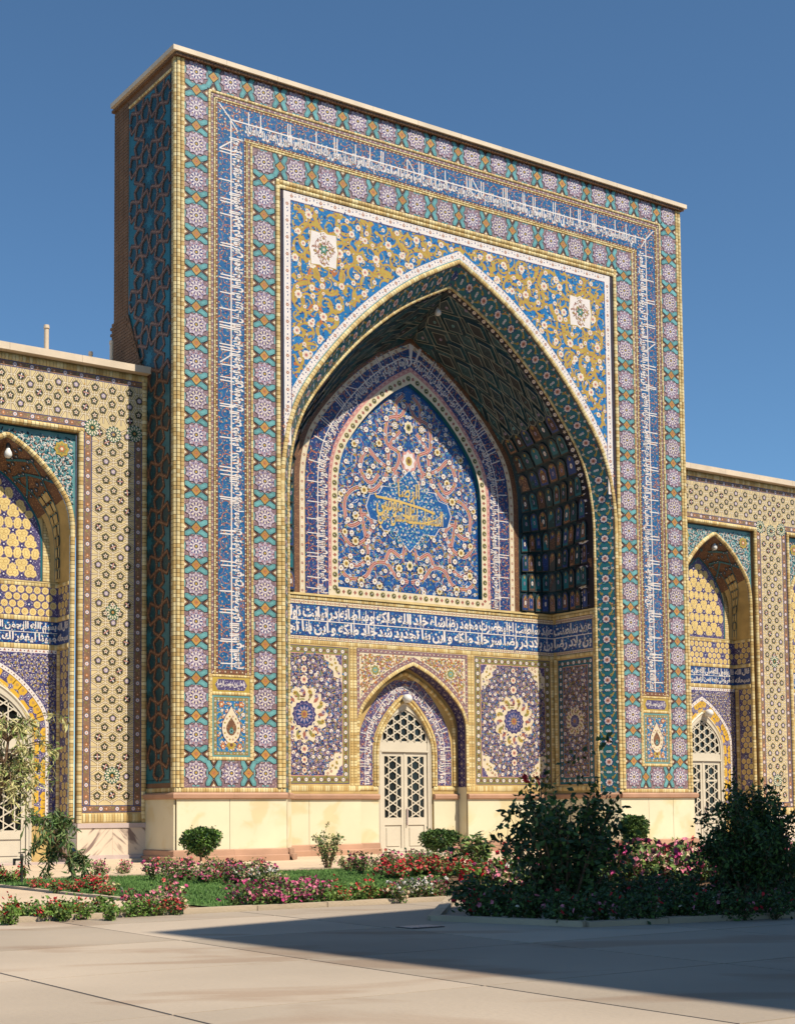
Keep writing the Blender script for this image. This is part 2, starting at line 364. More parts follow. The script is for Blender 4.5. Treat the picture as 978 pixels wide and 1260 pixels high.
def text_mesh(s, bold=0.025):
    c = bpy.data.curves.new('lettering', 'FONT'); c.body = shape_text(s); c.offset = bold; c.resolution_u = 2; c.space_word = 0.6
    o = bpy.data.objects.new('lettering', c); COL.objects.link(o)
    me = bpy.data.meshes.new_from_object(o.evaluated_get(bpy.context.evaluated_depsgraph_get()))
    v = np.empty(len(me.vertices)*3); me.vertices.foreach_get('co', v); v = v.reshape(-1, 3)[:, :2]; f = [tuple(p.vertices) for p in me.polygons]
    bpy.data.objects.remove(o); bpy.data.curves.remove(c); bpy.data.meshes.remove(me)
    return v, f
_tx = {}
def write(P, s, u0, u1, v0, v1, mt, h, bold=0.03):
    """one line of writing stretched into the box"""
    if (s, bold) not in _tx: _tx[(s, bold)] = text_mesh(s, bold)
    v, f = _tx[(s, bold)]; a, b = v.min(0), v.max(0)
    q = (v-a)/(b-a)*np.array((u1-u0, v1-v0))+np.array((u0, v0)); n = len(P.v); j = P.m(mt)
    P.v.extend((x, y, h) for x, y in q.tolist()); P.f.extend(tuple(n+i for i in t) for t in f); P.mi.extend([j]*len(f))
def write_rows(P, text, u0, u1, v0, v1, mt, h, rows=2, chunk=9, bold=0.035):
    """a text in words, broken into runs along u (right to left), each run stacked in rows from the top"""
    wd = text.split(); runs = [wd[i:i+chunk] for i in range(0, len(wd), chunk)]
    if len(runs) > 1 and len(runs[-1]) < chunk/2: runs[-2] += runs.pop()
    tot = sum(len(''.join(r)) for r in runs); x = u1
    for r in runs:
        L = (u1-u0)*len(''.join(r))/tot; k = len(r)
        for i in range(rows):
            part = r[k*i//rows:k*(i+1)//rows]
            if part:
                H = (v1-v0)/rows
                va = v1-(i+1)*H; vb = v1-i*H
                if rows > 1: va, vb = max(v0, va-H*.22), min(v1, vb+H*.22)
                write(P, ' '.join(part), x-L+.01, x-.01, va, vb, mt, h+.0006*i, bold)
        x -= L

def pieces(name, parent, me, spots, limit=300, key=None):
    """single tiles as objects that share one mesh; past the limit the rest is joined"""
    spots = list(spots)
    if key: spots.sort(key=key)
    out = []
    for (x, y, z, r) in spots[:limit]:
        o = me_obj(name, me, parent); o.location = (x, y, z)
        if r: o.rotation_euler = (0, r, 0)
        out.append(o)
    if len(spots) > limit:
        bm = bmesh.new()
        for (x, y, z, r) in spots[limit:]:
            t = me.copy(); t.transform(Matrix.Translation((x, y, z)) @ Matrix.Rotation(r, 4, 'Y')); bm.from_mesh(t); bpy.data.meshes.remove(t)
        m2 = bpy.data.meshes.new(name+'_field'); bm.to_mesh(m2); bm.free()
        for mt in me.materials: m2.materials.append(mt)
        me_obj(name+'_field', m2, parent, 'stuff')
    return out
def mesh_of(P, name, fm):
    o = P.build(name, None, fm); me = o.data; bpy.data.objects.remove(o); return me
# ================================================================ THE PORTAL
CXP = 8.5; HB = 9.06; XL, XR = CXP-HB, CXP+HB; DEP = 3.75; ZTOP = 20.64
PZ = 0.95085; Z0S = 2.235                          # star lattice: 1 m across, PZ up
HO, ZS, ZA = 5.90, 9.4, 16.97                      # opening of the big arch
HI, ZAI, YI = 5.52, 16.46, 0.48                    # inner edge of its splayed soffit
YB = 2.45                                          # rear wall of the iwan
portal = thing('iwan_portal', 'tall tile-covered iwan portal with a deep pointed arch and blue inscription band', 'portal', (CXP, DEP/2, 0))

def shell():
    P = Paint(); fm = front(0.)
    op = arch(CXP, HO, ZS, ZA, 0.0)
    k = len(op)//2
    P.strip(op[:k+1], [(XL, min(ZTOP, z)) if i < 2 else (XL+(CXP-XL)*max(0., (z-ZS)/(ZA-ZS)), ZTOP if z > ZS+.001 else z) for i, (x, z) in enumerate(op[:k+1])], 'grout')
    P.strip(op[k:], [(2*CXP-b[0], b[1]) for b in [(XL, min(ZTOP, z)) if i < 2 else (XL+(CXP-XL)*max(0., (z-ZS)/(ZA-ZS)), ZTOP if z > ZS+.001 else z) for i, (x, z) in enumerate(op[:k+1])]][::-1], 'grout')
    P.poly([(XL, ZS), (XL, ZTOP), (XL+(CXP-XL)*max(0., (op[2][1]-ZS)/(ZA-ZS)), ZTOP)], 'grout')
    n = len(P.v)
    P.v += [(XL, 0, 0), (XR, 0, 0), (XR, ZTOP, 0), (XL, ZTOP, 0), (XL, 0, -DEP), (XR, 0, -DEP), (XR, ZTOP, -DEP), (XL, ZTOP, -DEP)]
    for q in ((0, 4, 7, 3), (1, 5, 6, 2), (3, 2, 6, 7)): P.f.append(tuple(n+i for i in q)); P.mi.append(P.m('common_brick'))
    # rear face with the hole of the doorway left closed by brick
    P.f.append(tuple(n+i for i in (4, 5, 6, 7))); P.mi.append(P.m('common_brick'))
    return P.build('wall', portal, fm)
shell()

# roof slab and the brick soffit below it
P = Paint(); oh = .17
nseg = 12
for i in range(nseg):
    a = XL-oh+(2*HB+2*oh)*i/nseg; b = XL-oh+(2*HB+2*oh)*(i+1)/nseg-.006
    P2 = Paint(); P2.box(a, b, 20.65, 20.775, oh+DEP*-1-.1, oh, 'coping')
    P2.build('coping_slab', portal, front(0.))
P.box(XL-.08, XR+.08, 20.58, 20.648, -DEP-.05, .09, 'common_brick')
P.roll([(XL-.08, 20.60), (XR+.08, 20.60)], .09, .10, .3, .09, ('common_brick', 'brown'))
P.build('cornice', portal, front(0.), 'stuff')

# ---- star bands ---------------------------------------------------------
def star_mesh(c1, c2, c3, c4):
    P = Paint(); s = wavy(10, .318, .250, math.pi/2)
    P.prism(wavy(10, .334, .264, math.pi/2), 'black', 0, .012); P.prism(s, 'lavender', .012, .024)
    for i in range(10):
        a = math.pi/2+i*math.pi/5
        P.tmpl([([(.10, 0), (.17, .030), (.24, 0), (.17, -.030)], c1, 0)], 0, 0, 1, a, .0265)
        P.tmpl([([(.165, 0), (.20, .020), (.225, 0), (.20, -.020)], c2, 0)], 0, 0, 1, a, .029)
        P.tmpl([([(.235, 0), (.27, .014), (.30, 0), (.27, -.014)], 'white', 0)], 0, 0, 1, a+math.pi/10*0, .0265)
        P.tmpl([([(.10, 0), (.15, .020), (.19, 0), (.15, -.020)], c3, 0)], 0, 0, 1, a+math.pi/10, .0265)
        P.tmpl([([(.205, 0), (.225, .022), (.25, 0), (.225, -.022)], c4, 0)], 0, 0, 1, a+math.pi/10, .0265)
    P.poly(wavy(10, .10, .075), 'white', .0285); P.poly(disc(8, .062), 'indigo', .031); P.poly(disc(6, .036), 'gold', .0335)
    return mesh_of(P, 'star_tile', inlay(0.))
STARS = (star_mesh('white', 'indigo', 'cobalt', 'terracotta'), star_mesh('cream', 'indigo', 'indigo', 'white'), star_mesh('white', 'brown', 'violet', 'cobalt'))
def diamond_mesh():
    P = Paint(); a = .135
    P.prism([(0, a+.02), (a+.02, 0), (0, -a-.02), (-a-.02, 0)], 'black', 0, .012); P.prism([(0, a), (a, 0), (0, -a), (-a, 0)], 'ochre', .012, .024)
    P.tmpl(F_O, 0, 0, .07, 0, .026); P.poly(disc(5, .02), 'brown', .031)
    return mesh_of(P, 'diamond_tile', inlay(0.))
DIAM = diamond_mesh()
def kite_mesh(mx):
    # lies towards the upper right of the diamond (or upper left, mirrored); first axis across the band
    P = Paint(); q = [(mx*x, y) for x, y in ((.028, .135), (.135, .030), (.205, .060), (.318, .120), (.318, .215), (.235, .225), (.130, .165))]
    c = (mx*.20, .135); o = [(c[0]+(x-c[0])*1.13, c[1]+(y-c[1])*1.16) for x, y in q]
    P.prism(o, 'black', 0, .010); P.prism(q, 'turquoise', .010, .020)
    P.poly([(c[0]+(x-c[0])*.42, c[1]+(y-c[1])*.42) for x, y in q], 'pale_turquoise', .0215)
    return mesh_of(P, 'kite_tile', inlay(0.))
KITES = (kite_mesh(1), kite_mesh(-1))

stars, diams, kites = [], [], []
def line_of(spots, vert):
    for a, b in zip(spots, spots[1:]):
        m = ((a[0]+b[0])/2, (a[1]+b[1])/2); diams.append((m[0], -.0025, m[1], 0))
        for k in range(2): kites.append((m[0], -.0025, m[1], k*math.pi+(0 if vert else math.pi/2)))
Pb = Paint()                                       # mosaic field behind the stars
def band_field(P, u0, u1, v0, v1): P.rect(u0, u1, v0, v1, 'mauve', .003)
B = .34
zj = lambda j: Z0S+j*PZ - (0.05 if j == 17 else 0)*0
for sx in (-1, 1):
    f = lambda x: CXP+sx*(x-CXP)
    c0 = [(f(0), zj(j)) for j in range(20)]; c2 = [(f(2), zj(j)) for j in range(18)]
    line_of(c0, True); line_of(c2, True); b0 = [(f(0), zj(0)), (f(1), zj(0)), (f(2), zj(0))]; line_of(b0, False)
    stars += [(x, -.0025, z, 0) for x, z in c0+c2+b0[1:2]]
    a, b = sorted((f(0-B), f(0+B))); band_field(Pb, a, b, 1.87, zj(19)+B)
    a, b = sorted((f(2-B), f(2+B))); band_field(Pb, a, b, 1.87, zj(17)+B)
    a, b = sorted((f(0+B), f(2-B))); band_field(Pb, a, b, 1.87, 2.56)
t19 = [(i, zj(19)) for i in range(18)]; t17 = [(i, zj(17)) for i in range(2, 16)]
line_of(t19, False); line_of(t17, False)
stars += [(x, -.0025, z, 0) for x, z in t19[1:-1]+t17[1:-1]]
band_field(Pb, B, 17-B, zj(19)-B, zj(19)+B); band_field(Pb, 2+B, 15-B, zj(17)-B, zj(17)+B)
# small filling tiles beside the stars and strap lines
for (x, y, z, r) in stars:
    for k in range(4):
        a = k*math.pi/2+math.pi/2
        Pb.tmpl([([(.30, -.10), (.335, -.10), (.335, .10), (.30, .10)], 'turquoise', 0)], x, z, 1, a-math.pi/2, .006)
for (x, y, z, r) in diams:
    for k in range(4):
        Pb.tmpl([([(.16, 0), (.33, .13), (.33, -.13)], 'black', 0), ([(.20, 0), (.335, .105), (.335, -.105)], 'brown', .002), ([(.26, 0), (.33, .05), (.33, -.05)], 'cream', .004)], x, z, 1, k*math.pi/2, .0045)
star_band = Pb.build('star_band', portal, inlay(0.))
near = lambda s: (s[0]+17)**2+(s[2]-1)**2*.2
_sr = random.Random(14); stars = [(x+_sr.uniform(-.006, .006), y, z+_sr.uniform(-.006, .006), _sr.uniform(-.035, .035)) for x, y, z, r in stars]
for k in range(3): pieces('star_tile', star_band, STARS[k], [q for i, q in enumerate(stars) if (i*7+i//5) % 3 == k])
pieces('diamond_tile', star_band, DIAM, diams); pieces('kite_tile', star_band, KITES[0], kites, 150, near); pieces('kite_tile', star_band, KITES[1], kites, 150, near)

# ---- brick mouldings and narrow ornament strips of the front -----------------
OR1 = ((F_O, .034, 0), ([([(0, .045), (.03, 0), (0, -.045), (-.03, 0)], 'cream', 0)], 1, 0))
OR2 = (([(disc(5, .022), 'cream', 0)], 1, 0), ([(disc(5, .022), 'terracotta', 0)], 1, 0))
P = Paint(); Po = Paint()
def vroll(x, z0, z1, wd, **k): P.roll([(x, z0), (x, z1)], wd, **k)
def hroll(x0, x1, z, wd, **k): P.roll([(x0, z), (x1, z)], wd, **k)
def vorn(x0, x1, z0, z1, bg, seq, pitch, h=.008):
    Q = Paint(); ornament(Q, z1-z0, 0, x1-x0, bg, seq, pitch, h, 'dark'); merge(Po, Q, lambda a: np.stack((x1-a[:, 1], z0+a[:, 0], a[:, 2]), 1))
def horn(x0, x1, z0, z1, bg, seq, pitch, h=.008):
    Q = Paint(); ornament(Q, x1-x0, z0, z1, bg, seq, pitch, h, 'dark', x0); merge(Po, Q, lambda a: a)
def merge(D, S, fm):
    a = fm(np.asarray(S.v, float)); n = len(D.v); D.v.extend(map(tuple, a.tolist())); D.f.extend(tuple(n+i for i in q) for q in S.f); D.mi.extend(D.m(S.mn[i]) for i in S.mi)
for sx in (-1, 1):
    f = lambda x: CXP+sx*(x-CXP)
    vroll(f(-.385), 1.87, 20.57, .105, seed=3, h=.0); vroll(f(-.50), 1.87, 20.57, .10, seed=4)
    # border A between star band and inscription
    for xa, wd in ((.385, .07), (.535, .05)): vroll(f(xa), 4.74 if xa > .4 else 2.56, zj(19)-B-(xa-.35), wd, seed=5)
    a, b = sorted((f(.425), f(.505))); vorn(a, b, 4.74, zj(19)-B-.12, 'mauve', OR2, .085)
    a, b = sorted((f(.565), f(.63))); vorn(a, b, 4.74, 19.70, 'brown', OR2, .07)
    # border B between inscription and inner star band
    for xa, wd in ((1.49, .05), (1.625, .07)): vroll(f(xa), 4.74 if xa < 1.6 else 2.56, 18.90-(xa-1.40)*.7, wd, seed=6)
    a, b = sorted((f(1.40), f(1.46))); vorn(a, b, 4.74, 18.88, 'brown', OR2, .07)
    a, b = sorted((f(1.52), f(1.585))); vorn(a, b, 4.74, 18.82, 'mauve', OR2, .085)
    # double roll on the jamb of the arch
    vroll(f(2.415), 1.87, 17.98, .13, seed=7, h=.02); vroll(f(2.545), 1.87, 10.2, .12, seed=8, h=.01)
hroll(.36, 16.64, zj(19)-B-.035, .07, seed=9); hroll(.54, 16.46, zj(19)-B-.185, .05, seed=9)
horn(.43, 16.57, zj(19)-B-.155, zj(19)-B-.075, 'mauve', OR2, .085); horn(.57, 16.43, 19.69, 19.75, 'brown', OR2, .07)
hroll(1.42, 15.58, 18.83, .05, seed=10); hroll(1.60, 15.40, 18.765, .06, seed=10)
horn(1.40, 15.60, 18.86, 18.915, 'brown', OR2, .07)
hroll(2.35, 14.65, 17.98, .13, seed=11, h=.02); hroll(2.45, 14.55, 17.86, .11, seed=12, h=.01)
# soldier course above the plinth
for sx in (-1, 1):
    f = lambda x: CXP+sx*(x-CXP); a, b = sorted((f(-.56), f(2.60)))
    P.roll([(a, 1.808), (b, 1.808)], .115, .075, .2, .0, seed=13)
P.build('brick_moulding', portal, inlay(0., .7), 'stuff'); Po.build('ornament_strip', portal, inlay(0.), 'stuff')

# ---- the great inscription --------------------------------------------------
T_R = 'بسم الله الرحمن الرحيم والسماء ذات البروج واليوم الموعود وشاهد ومشهود قتل أصحاب الأخدود النار ذات الوقود إذ هم عليها قعود وهم على ما يفعلون بالمؤمنين شهود وما نقموا منهم إلا أن يؤمنوا بالله العزيز الحميد'
T_T = 'الذي له ملك السموات والأرض والله على كل شيء شهيد إن الذين فتنوا المؤمنين والمؤمنات ثم لم يتوبوا فلهم عذاب جهنم ولهم عذاب الحريق إن الذين آمنوا وعملوا الصالحات لهم جنات تجري من تحتها الأنهار ذلك الفوز الكبير إن بطش ربك لشديد'
T_L = 'إنه هو يبدئ ويعيد وهو الغفور الودود ذو العرش المجيد فعال لما يريد هل أتاك حديث الجنود فرعون وثمود بل الذين كفروا في تكذيب والله من ورائهم محيط بل هو قرآن مجيد في لوح محفوظ صدق الله العلي العظيم'
def inscription_strip(P, Q, L, wd, text, seed, u0=0., u1=None, bg='inscr_blue', dens=1.0, line=.50, rows=1, chunk=5, lead=.02, white='white', hl=.036):
    """P: ground with vines, Q: lettering; u along, v from the foot of the letters to their top"""
    rg = random.Random(seed); u1 = L if u1 is None else u1
    k = max(2, int(L/.3))
    P.strip([(L*i/k, 0) for i in range(k+1)], [(L*i/k, wd) for i in range(k+1)], bg, .006)
    arabesque(P, (0, L, 0, wd), None, seed, .0085, ('orange', .020*wd/.78, .30), None, ((F_O, .028, .19), (F_S, .020, .18)), (('turquoise', .05, .15), ('cobalt', .06, .15)))
    lw = hl*wd/.78
    Q.strip([(u0+(u1-u0)*i/k, wd*line-lw/2) for i in range(k+1)], [(u0+(u1-u0)*i/k, wd*line+lw/2) for i in range(k+1)], white, .0215)
    write_rows(Q, text, u0+.02, u1-.02, wd*lead, wd*(line+.07), white, .0185, rows, chunk, .042)
    u = u0+.15
    while u < u1-.1:
        n = rg.choice((1, 1, 1, 2, 2, 3))
        for i in range(n):
            if u < u1-.03: Q.seg((u, wd*rg.uniform(.30, .42)), (u+rg.uniform(-.01, .01), wd*rg.uniform(.9, .96)), lw*.9, white, .0225)
            u += rg.uniform(.055, .10)
        if rg.random() < .08: Q.seg((u-.05, wd*.93), (u+.22, wd*.45), lw*.9, white, .0235)
        u += rg.uniform(.22, .75)*dens
Pi = Paint(); Qi = Paint(); zb, zt2, wI = 4.87, 19.69, .77
def msub(fm, *a, **k):
    A, Bq = Paint(), Paint(); inscription_strip(A, Bq, *a, **k); merge(Pi, A, fm); merge(Qi, Bq, fm)
msub(lambda a: np.stack((1.40-a[:, 1], zb+a[:, 0], a[:, 2]), 1), 18.92-zb, wI, T_L, 21)
msub(lambda a: np.stack((15.60+a[:, 1], 18.92-a[:, 0], a[:, 2]), 1), 18.92-zb, wI, T_R, 22)
msub(lambda a: np.stack((1.40+a[:, 0], 18.92+a[:, 1], a[:, 2]), 1), 14.20, wI, T_T, 23)
for sx in (-1, 1):                                   # the corners
    f = lambda x: CXP+sx*(x-CXP)
    a, b = sorted((f(.63), f(1.40))); Pi.rect(a, b, 18.92, 19.69, 'inscr_blue', .0055)
    arabesque(Pi, (a, b, 18.92, 19.69), None, 40+sx, .0082, ('orange', .028, .30), None, ((F_O, .035, .16), (F_S, .028, .14)), (('turquoise', .06, .13), ('cobalt', .06, .15)))
    Qi.seg((f(.66), 19.66), (f(1.015), 19.305), .034, 'white', .022); Qi.seg((f(1.015), 18.9), (f(1.015), 19.32), .034, 'white', .0212); Qi.seg((f(1.0), 19.305), (f(1.42), 19.305), .034, 'white', .0222)
    Qi.seg((f(1.0), 19.3), (f(1.22), 19.02), .03, 'white', .0232)
ins = Pi.build('inscription_band', portal, inlay(0.)); Qi.build('lettering', ins, inlay(0.), None, 'white thuluth lettering of the band around the arch')

# ---- foot panels below the inscription ---------------------------------------
for sx in (-1, 1):
    f = lambda x: CXP+sx*(x-CXP); cx = f(1.0)
    P = Paint(); P.rect(cx-.64, cx+.64, 2.56, 4.87, 'brick_mid', .002)
    for x in (-.585, .585): P.roll([(cx+x, 2.56), (cx+x, 4.74)], .09, .09, .5, .004, seed=31)
    for z in (2.60, 4.25): P.roll([(cx-.63, z), (cx+.63, z)], .085, .09, .5, .004, seed=32)
    P.roll([(cx-.63, 4.70), (cx+.63, 4.70)], .05, .09, .5, .004, seed=32)
    P.rect(cx-.54, cx+.54, 4.74, 4.87, 'brown', .006); motif_row(P, 1.08, 4.805, .08, OR2, .009, cx-.54)
    cart = [(cx-.46, 4.475)]+[(cx-.38+.0*i, 4.475+.14) for i in (0,)]+[(cx+.38, 4.615), (cx+.46, 4.475), (cx+.38, 4.335), (cx-.38, 4.335)]
    P.poly([(cx-.53, 4.30), (cx+.53, 4.30), (cx+.53, 4.66), (cx-.53, 4.66)], 'gold', .006); P.poly(cart, 'violet', .009)
    write(P, 'يا علي بن موسى الرضا', cx-.40, cx+.40, 4.37, 4.58, 'white', .012, .04)
    P.rect(cx-.54, cx+.54, 2.65, 4.20, 'turquoise', .006); P.rect(cx-.50, cx+.50, 2.69, 4.16, 'olive', .008)
    motif_row(P, 1.0, 2.735, .09, ((F_TR, .035, 0), (F_S, .03, 0)), .010, cx-.5); motif_row(P, 1.0, 4.115, .09, ((F_TR, .035, 0), (F_S, .03, 0)), .010, cx-.5)
    for sgn in (-1, 1):
        for i in range(15): P.tmpl(F_TR if i % 2 else F_S, cx+sgn*.455, 2.83+i*.088, .035, 0, .010)
    P.rect(cx-.41, cx+.41, 2.78, 4.07, 'blue', .010)
    arabesque(P, (cx-.41, cx+.41, 2.78, 4.07), None, 61+sx, .0125, ('gold', .03, .26), None, ((F_W, .05, .17), (F_O, .045, .19)), (('turquoise', .08, .12), ('white', .05, .14)))
    tear = [(.0, .52), (.06, .40), (.16, .26), (.25, .08), (.27, -.08), (.22, -.26), (.12, -.38), (0, -.43)]
    full = tear+[(-x, y) for x, y in tear[-2:0:-1]]
    P.poly([(cx+x*1.1, 3.42+y*1.07) for x, y in full], 'indigo', .021); P.poly([(cx+x, 3.42+y) for x, y in full], 'cream', .0235)
    P.poly([(cx+x*.55, 3.40+y*.50) for x, y in full], 'brown', .026); P.tmpl(F_T, cx, 3.30, .08, 0, .029); P.tmpl(TL('green'), cx, 3.22, .2, math.pi/2, .028)
    for i in range(14):
        a = 2*math.pi*i/14; P.tmpl(F_TR if i % 2 else F_G, cx+.205*math.cos(a), 3.38+.30*math.sin(a), .032, a, .0265)
    P.tmpl(F_G, cx, 2.95, .16, 0, .022); P.tmpl(F_O, cx-.24, 2.92, .09, 0, .022); P.tmpl(F_O, cx+.24, 2.92, .09, 0, .022); P.tmpl(F_O, cx-.28, 3.98, .1, 0, .022); P.tmpl(F_O, cx+.28, 3.98, .1, 0, .022)
    P.build('foot_panel', portal, inlay(0., .6))

# ---- spandrel ----------------------------------------------------------------
op = arch(CXP, HO, ZS, ZA)
clip = lambda p: np.stack((np.clip(p[:, 0], 2.60, 14.40), p[:, 1]), 1)
P = Paint()
P.roll(offset(op, .065), .13, .105, .45, .012, seed=41)
P.build('arch_moulding', portal, inlay(0., .7), 'stuff')
ff = arch(CXP, HO, ZS, ZA); o1, o2, o3 = clip(offset(op, .13)), clip(offset(op, .155)), clip(offset(op, .345))
P = Paint(); k = len(op)//2
top = 17.79
def upper(q): return np.stack((q[:, 0], np.full(len(q), top)), 1)
P.strip(o3, upper(o3), 'blue', .004)
inner_ok = lambda x, y: 2.86 < x < 14.14 and y < top-.24 and y > np.interp(x, o3[:, 0], o3[:, 1])+.03
arabesque(P, (2.6, 14.4, 10.2, top), inner_ok, 71, .0075, ('gold', .125, .90), ('gold', .075, .50), ((F_SP, .090, .58), (F_SP, .055, .50), (F_S, .036, .36)), (('gold', .085, .19), ('cobalt', .09, .22), ('turquoise', .06, .26)), edge='orange')
sp = P.build('spandrel', portal, inlay(0.))
# white borders of the spandrel
P = Paint()
P.strip(o1, o2, 'turquoise', .008); P.strip(o2, o3, 'white', .008)
f1, L1 = along(clip(offset(op, .25))); Q = Paint()
DOTS = ((F_TR, .058, 0), ([(disc(6, .02), 'cobalt', 0)], 1, 0), ([(LEAF, 'cobalt', 0)], .07, 1.2), ([(disc(6, .02), 'cobalt', 0)], 1, 0))
motif_row(Q, L1-2.0, 0, .115, DOTS, .0105, 1.0); motif_row(Q, L1-2.0, .07, .115, (([(disc(5, .014), 'terracotta', 0)], 1, 0),), .0105, 1.0); motif_row(Q, L1-2.0, -.07, .115, (([(disc(5, .014), 'terracotta', 0)], 1, 0),), .0105, 1.0)
merge(P, Q, f1)
P.rect(2.60, 14.40, top-.22, top, 'white', .010); motif_row(P, 11.4, top-.11, .115, DOTS, .0125, 2.8); motif_row(P, 11.4, top-.04, .115, (([(disc(5, .014), 'terracotta', 0)], 1, 0),), .0125, 2.8)
P.rect(2.82, 14.18, top-.245, top-.215, 'violet', .011)
for sx in (-1, 1):
    f = lambda x: CXP+sx*(x-CXP); a, b = sorted((f(2.61), f(2.82))); P.rect(a, b, 10.9, top-.22, 'white', .0095)
    a, b = sorted((f(2.82), f(2.845))); P.rect(a, b, 11.6, top-.24, 'violet', .0115)
    for i in range(58):
        T, s, r = DOTS[i % 4]; P.tmpl(T, f(2.715), 17.45-i*.115, s, r, .0125)
P.build('spandrel_border', portal, inlay(0.))
for sx in (-1, 1):                                  # cream lozenge medallions
    P = Paint(); cx, cz = CXP+sx*(3.86-CXP), 16.42
    loz = [(0, .50), (.12, .44), (.40, .46), (.42, .16), (.46, 0), (.42, -.16), (.40, -.46), (.12, -.44), (0, -.50)]; full = loz+[(-x, y) for x, y in loz[-2:0:-1]]
    P.prism([(cx+x*1.06, cz+y*1.06) for x, y in full], 'gold', .0, .0190); P.poly([(cx+x, cz+y) for x, y in full], 'white', .0215)
    pin = lambda x, y: abs((x-cx)/.46)+abs((y-cz)/.60) < .86
    arabesque(P, (cx-.46, cx+.46, cz-.5, cz+.5), pin, 81, .0235, ('terracotta', .025, .22), None, ((F_G, .045, .2), (F_TR, .035, .15)), (('brown', .07, .11), ('olive', .06, .15)))
    P.tmpl([(wavy(6, 1, .5), 'green', 0), (wavy(6, .55, .3), 'turquoise', .002), (disc(6, .2), 'cream', .004)], cx, cz, .17, 0, .034)
    P.build('medallion', sp, inlay(0.))

# ---- splayed soffit of the arch -------------------------------------------------
fo = arch(CXP, HO, ZS, ZA, 1.75); fi = arch(CXP, HI, ZS, ZAI, 1.75)
def soffit_map():
    ro = np.linalg.norm(np.diff(fo, axis=0), axis=1); L = np.concatenate(([0], np.cumsum(ro)))
    def f(a):
        t = a[:, 0]; v = a[:, 1]
        xo, zo = np.interp(t, L, fo[:, 0]), np.interp(t, L, fo[:, 1]); xi, zi = np.interp(t, L, fi[:, 0]), np.interp(t, L, fi[:, 1])
        x = xo*(1-v)+xi*v; z = zo*(1-v)+zi*v; y = YI*v
        # push towards the middle of the opening and the viewer
        cxn, czn = CXP-x, np.where(z > ZS, 8.0-z, 0.); nn = np.hypot(cxn, czn)+1e-6
        return np.stack((x+cxn/nn*a[:, 2]*.7, y-a[:, 2]*.7, z+czn/nn*a[:, 2]*.7), 1)
    return f, L[-1]
fs, LS = soffit_map(); P = Paint(); n = 240
P.strip([(LS*i/n, 0) for i in range(n+1)], [(LS*i/n, 1) for i in range(n+1)], 'teal', 0)
rg = random.Random(5); N = int(LS/.62)
for i in range(N):
    u = (i+.5)*LS/N
    P.tmpl([(wavy(8, 1.35, 1.0), 'cobalt', 0), (wavy(8, 1, .8), 'white', .002), (disc(8, .62), 'rose', .004), (disc(6, .3), 'brown', .006)], u, .5, .115, 0, .006, .19)
    for s in (-1, 1):
        P.ribbon([(u+t*.62, .5+s*.33*math.sin(t*math.pi)) for t in np.linspace(0, 1, 9)], .05, 'olive' if s > 0 else 'gold', .003)
        P.tmpl(F_S, u+.31, .5+s*.36, .055, 0, .010, .11); P.tmpl(F_WB, u+.31, .5+s*.06, .04, 0, .010, .08); P.tmpl(F_O, u+.16, .5+s*.30, .04, 0, .010, .08); P.tmpl(F_G, u-.16, .5+s*.2, .045, 0, .010, .09); P.tmpl(F_W, u+.0, .5+s*.42, .04, 0, .010, .07)
        for k in range(4): P.tmpl(TL(rg.choice(('turquoise', 'olive', 'blue', 'cobalt'))), u+rg.uniform(-.3, .3), .5+s*rg.uniform(.1, .42), .09, rg.uniform(0, 6.2), .008, .16)
    P.strip([(u-.31, .02), (u, .02), (u+.31, .02)], [(u-.31, .06), (u, .06), (u+.31, .06)], 'brown', .004); P.strip([(u-.31, .94), (u, .94), (u+.31, .94)], [(u-.31, .98), (u, .98), (u+.31, .98)], 'brown', .004)
P.build('arch_soffit', portal, fs)
P = Paint(); P.roll(offset(fi, -.02), .09, .085, .5, .0, seed=44); P.build('inner_moulding', portal, front(YI), 'stuff')
# ================================================================ INSIDE THE IWAN
CXB = CXP; WB = 5.5                                 # half width of the rear wall
rear = None
def rear_wall():
    P = Paint(); op = arch(CXP, 1.94, 3.5, 5.54, 0.0); k = len(op)//2
    # wall with the door recess cut out
    side = [(CXP-WB, 0.), (CXP-WB, 3.5)]
    P.rect(CXP-WB, CXP-1.94, 0, 3.5, 'brick_mid'); P.rect(CXP+1.94, CXP+WB, 0, 3.5, 'brick_mid')
    a = op[1:-1]; P.strip(a, [(x, 6.0) for x, z in a], 'brick_mid'); P.rect(CXP-WB, CXP-1.94, 3.5, 6.0, 'brick_mid'); P.rect(CXP+1.94, CXP+WB, 3.5, 6.0, 'brick_mid')
    t = arch(CXP, 2.64, 10.4, 14.07); P.strip(t, [(x, 16.5) for x, z in t], 'brick_mid'); P.rect(CXP-WB, CXP+WB, 6.0, 7.70, 'brick_mid')
    for s in (-1, 1):
        x0, x1 = sorted((CXP+s*2.64, CXP+s*WB)); P.rect(x0, x1, 7.70, 16.5, 'brick_mid')
    return P.build('rear_wall', portal, front(YB))
rear = rear_wall()
fb = front(YB); fbi = inlay(YB)

